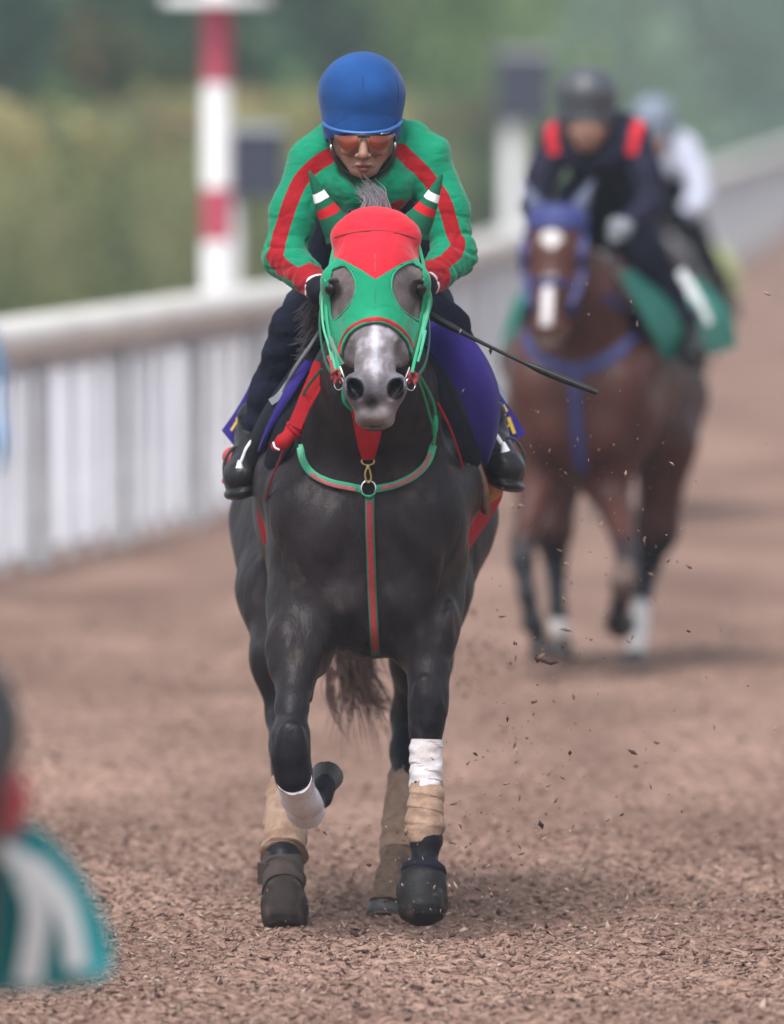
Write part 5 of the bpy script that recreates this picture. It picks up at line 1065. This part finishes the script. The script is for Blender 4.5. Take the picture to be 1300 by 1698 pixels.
b = MB(); b.sheet(loft([P(715, 580, .0), P(752, 650, .0), P(785, 730, .1), P(800, 790, .25)], [P(690, 600, 1.1), P(820, 640, 1.1), P(862, 710, 1.15), P(875, 770, 1.2)], 14, 12, (.05, 0, .01)), .006); b.build('saddle_cloth', M['tealg'], e2)
b = MB(); b.sheet(loft([P(530, 560, .2), P(480, 640, .2), P(450, 720, .3), P(430, 790, .4)], [P(540, 600, 1.1), P(430, 640, 1.1), P(390, 700, 1.15), P(372, 790, 1.2)], 14, 12, (-.05, 0, .01)), .006); b.build('saddle_cloth', M['tealg'], e2)
b = MB(); b.sheet(loft([P(755, 600, .85), P(815, 680, .9), P(845, 765, 1.0)], [P(810, 590, 1.35), P(875, 670, 1.4), P(895, 755, 1.4)], 12, 8, (.01, -.01, .0)), .005); nc = b.build('number_cloth', M['tealg'], e2)
b = MB(); b.sweep(cr([P(782, 588, .80), P(810, 630, .80), P(832, 672, .80), P(850, 712, .82)]), 1, 8, flat=(.13, .004), up=(.5, -1, .2)); b.sweep(cr([P(828, 722, .85), P(845, 752, .85), P(872, 757, .88)]), 1, 8, flat=(.08, .004), up=(.5, -1, .2)); b.build('cloth_number', M['whitec'], nc)
T2n = np.array(T2)
r2e, r2o = add_rider('rider in navy jacket with red shoulder stripes and grey helmet on bay horse', dict(trousers='navy', boots='boot', jersey='navyj', helmet='helmg', glove='greyp'), T2 @ Matrix.Translation((.05, 0, 0)), detail=False)

# gloves pale on rider two

# third: far horse
J3 = dict(hd=HDOFF, legs=MAIN['legs'], extra=[], hoofdir=[(0, 0, -1), (.1, .8, .5), (0, -.3, -1), (0, -.2, -1)])
loc3 = (1.42, 29.5, -.08); yaw3 = R(-5)
HDN[0] = HDOFF; e3, F3, T3, o3 = other_horse('horse', 'dark brown horse farthest back, mostly hidden behind the bay', loc3, yaw3, J3, .02, bay_colors(body=(.045, .022, .02), blaze=False), 'bay', dict(ear='black'))
b = MB(); b.sheet(loft([P(720, 560, .4), P(790, 640, .4), P(815, 720, .5), P(820, 770, .6)], [P(740, 560, 1.3), P(850, 620, 1.3), P(885, 700, 1.35), P(880, 780, 1.4)], 14, 12, (.03, 0, .01)), .006); b.build('saddle_cloth', M['lime'], e3)
strands('tail', [(-.06, 2.0, 1.4)] * 2, [(-.1, 2.2, .75), (.0, 2.2, .75)], [(-.06, 2.3, 1.2)] * 2, .005, 60, M['black_hair'], e3, 33)
r3e, r3o = add_rider('rider in pale grey white jacket farthest back behind the navy rider', dict(trousers='black', boots='boot', jersey='whitej', helmet='helmb'), T3 @ Matrix.Translation((.09, 0, -.05)), detail=False)
# fourth: close horse cut by the left edge of the frame
loc4 = (-.858, -11.75, 0); yaw4 = R(7)
J4 = dict(hd=HDOFF, legs=MAIN['legs'], extra=[], hoofdir=[(0, 0, -1), (.1, .8, .5), (0, -.3, -1), (0, -.2, -1)])
e4, F4, T4, o4 = other_horse('horse', 'dark horse close to camera cut off by the left edge, teal cloth', loc4, yaw4, J4, .018, bay_colors(body=(.025, .02, .024), blaze=False), 'bay', dict(ear='black'))
strands('tail', [(-.06, 2.0, 1.4)] * 2, [(-.1, 2.2, .75), (.0, 2.2, .75)], [(-.06, 2.3, 1.2)] * 2, .005, 60, M['black_hair'], e4, 34)
r4e, r4o = add_rider('rider with light blue sleeve cut off by the left edge of frame', dict(trousers='navy', boots='pinkred', jersey='bluej', helmet='helmg'), T4 @ Matrix.Translation((-.10, 0, 1.22 - .12)) @ Matrix.Rotation(R(7), 4, 'Y') @ Matrix.Translation((0, 0, -1.22)), detail=False)
q4 = local(loc4, yaw4); CY = -10.9
b = MB(); G = loft([q4(-60, 1335, CY), q4(20, 1352, CY), q4(90, 1395, CY), q4(145, 1470, CY), q4(182, 1555, CY), q4(182, 1612, CY)], [q4(-90, 1440, CY + .1), q4(-60, 1560, CY + .1), q4(-20, 1640, CY + .08), q4(20, 1645, CY + .05), q4(70, 1640, CY + .03), q4(140, 1632, CY)], 20, 10, (.0, -.01, 0)); b.sheet(G, .006); sc4 = b.build('saddle_cloth', M['teal'], e4)
b = MB(); b.sweep(cr([q4(-30, 1400, CY - .04), q4(40, 1430, CY - .035), q4(95, 1480, CY - .03), q4(118, 1540, CY - .03), q4(128, 1608, CY - .03)]), 1, 8, flat=(.036, .004), up=(.1, -1, 0)); b.sweep(cr([q4(40, 1440, CY - .034), q4(62, 1500, CY - .03), q4(58, 1560, CY - .025), q4(45, 1632, CY - .02)]), 1, 8, flat=(.046, .004), up=(.1, -1, 0)); b.sweep(cr([q4(50, 1435, CY - .03), q4(80, 1475, CY - .028)]), 1, 8, flat=(.05, .004), up=(.1, -1, 0)); b.build('cloth_number', M['whitec'], sc4)
# ---- dusty air
hz = bpy.data.materials.new('haze'); hz.use_nodes = True; n = hz.node_tree.nodes; n.clear(); o = n.new('ShaderNodeOutputMaterial'); pv = n.new('ShaderNodeVolumePrincipled'); pv.inputs['Color'].default_value = (.82, .92, 1, 1); pv.inputs['Density'].default_value = .0010; pv.inputs['Anisotropy'].default_value = .4
hz.node_tree.links.new(pv.outputs[0], o.inputs['Volume']); b = MB(); b.box((0, 1150, 10.5), (1000, 1400, 11.5)); ho = b.build('haze', hz, smooth=False); tag(ho, 'dusty hazy air over the track', 'haze', kind='stuff')
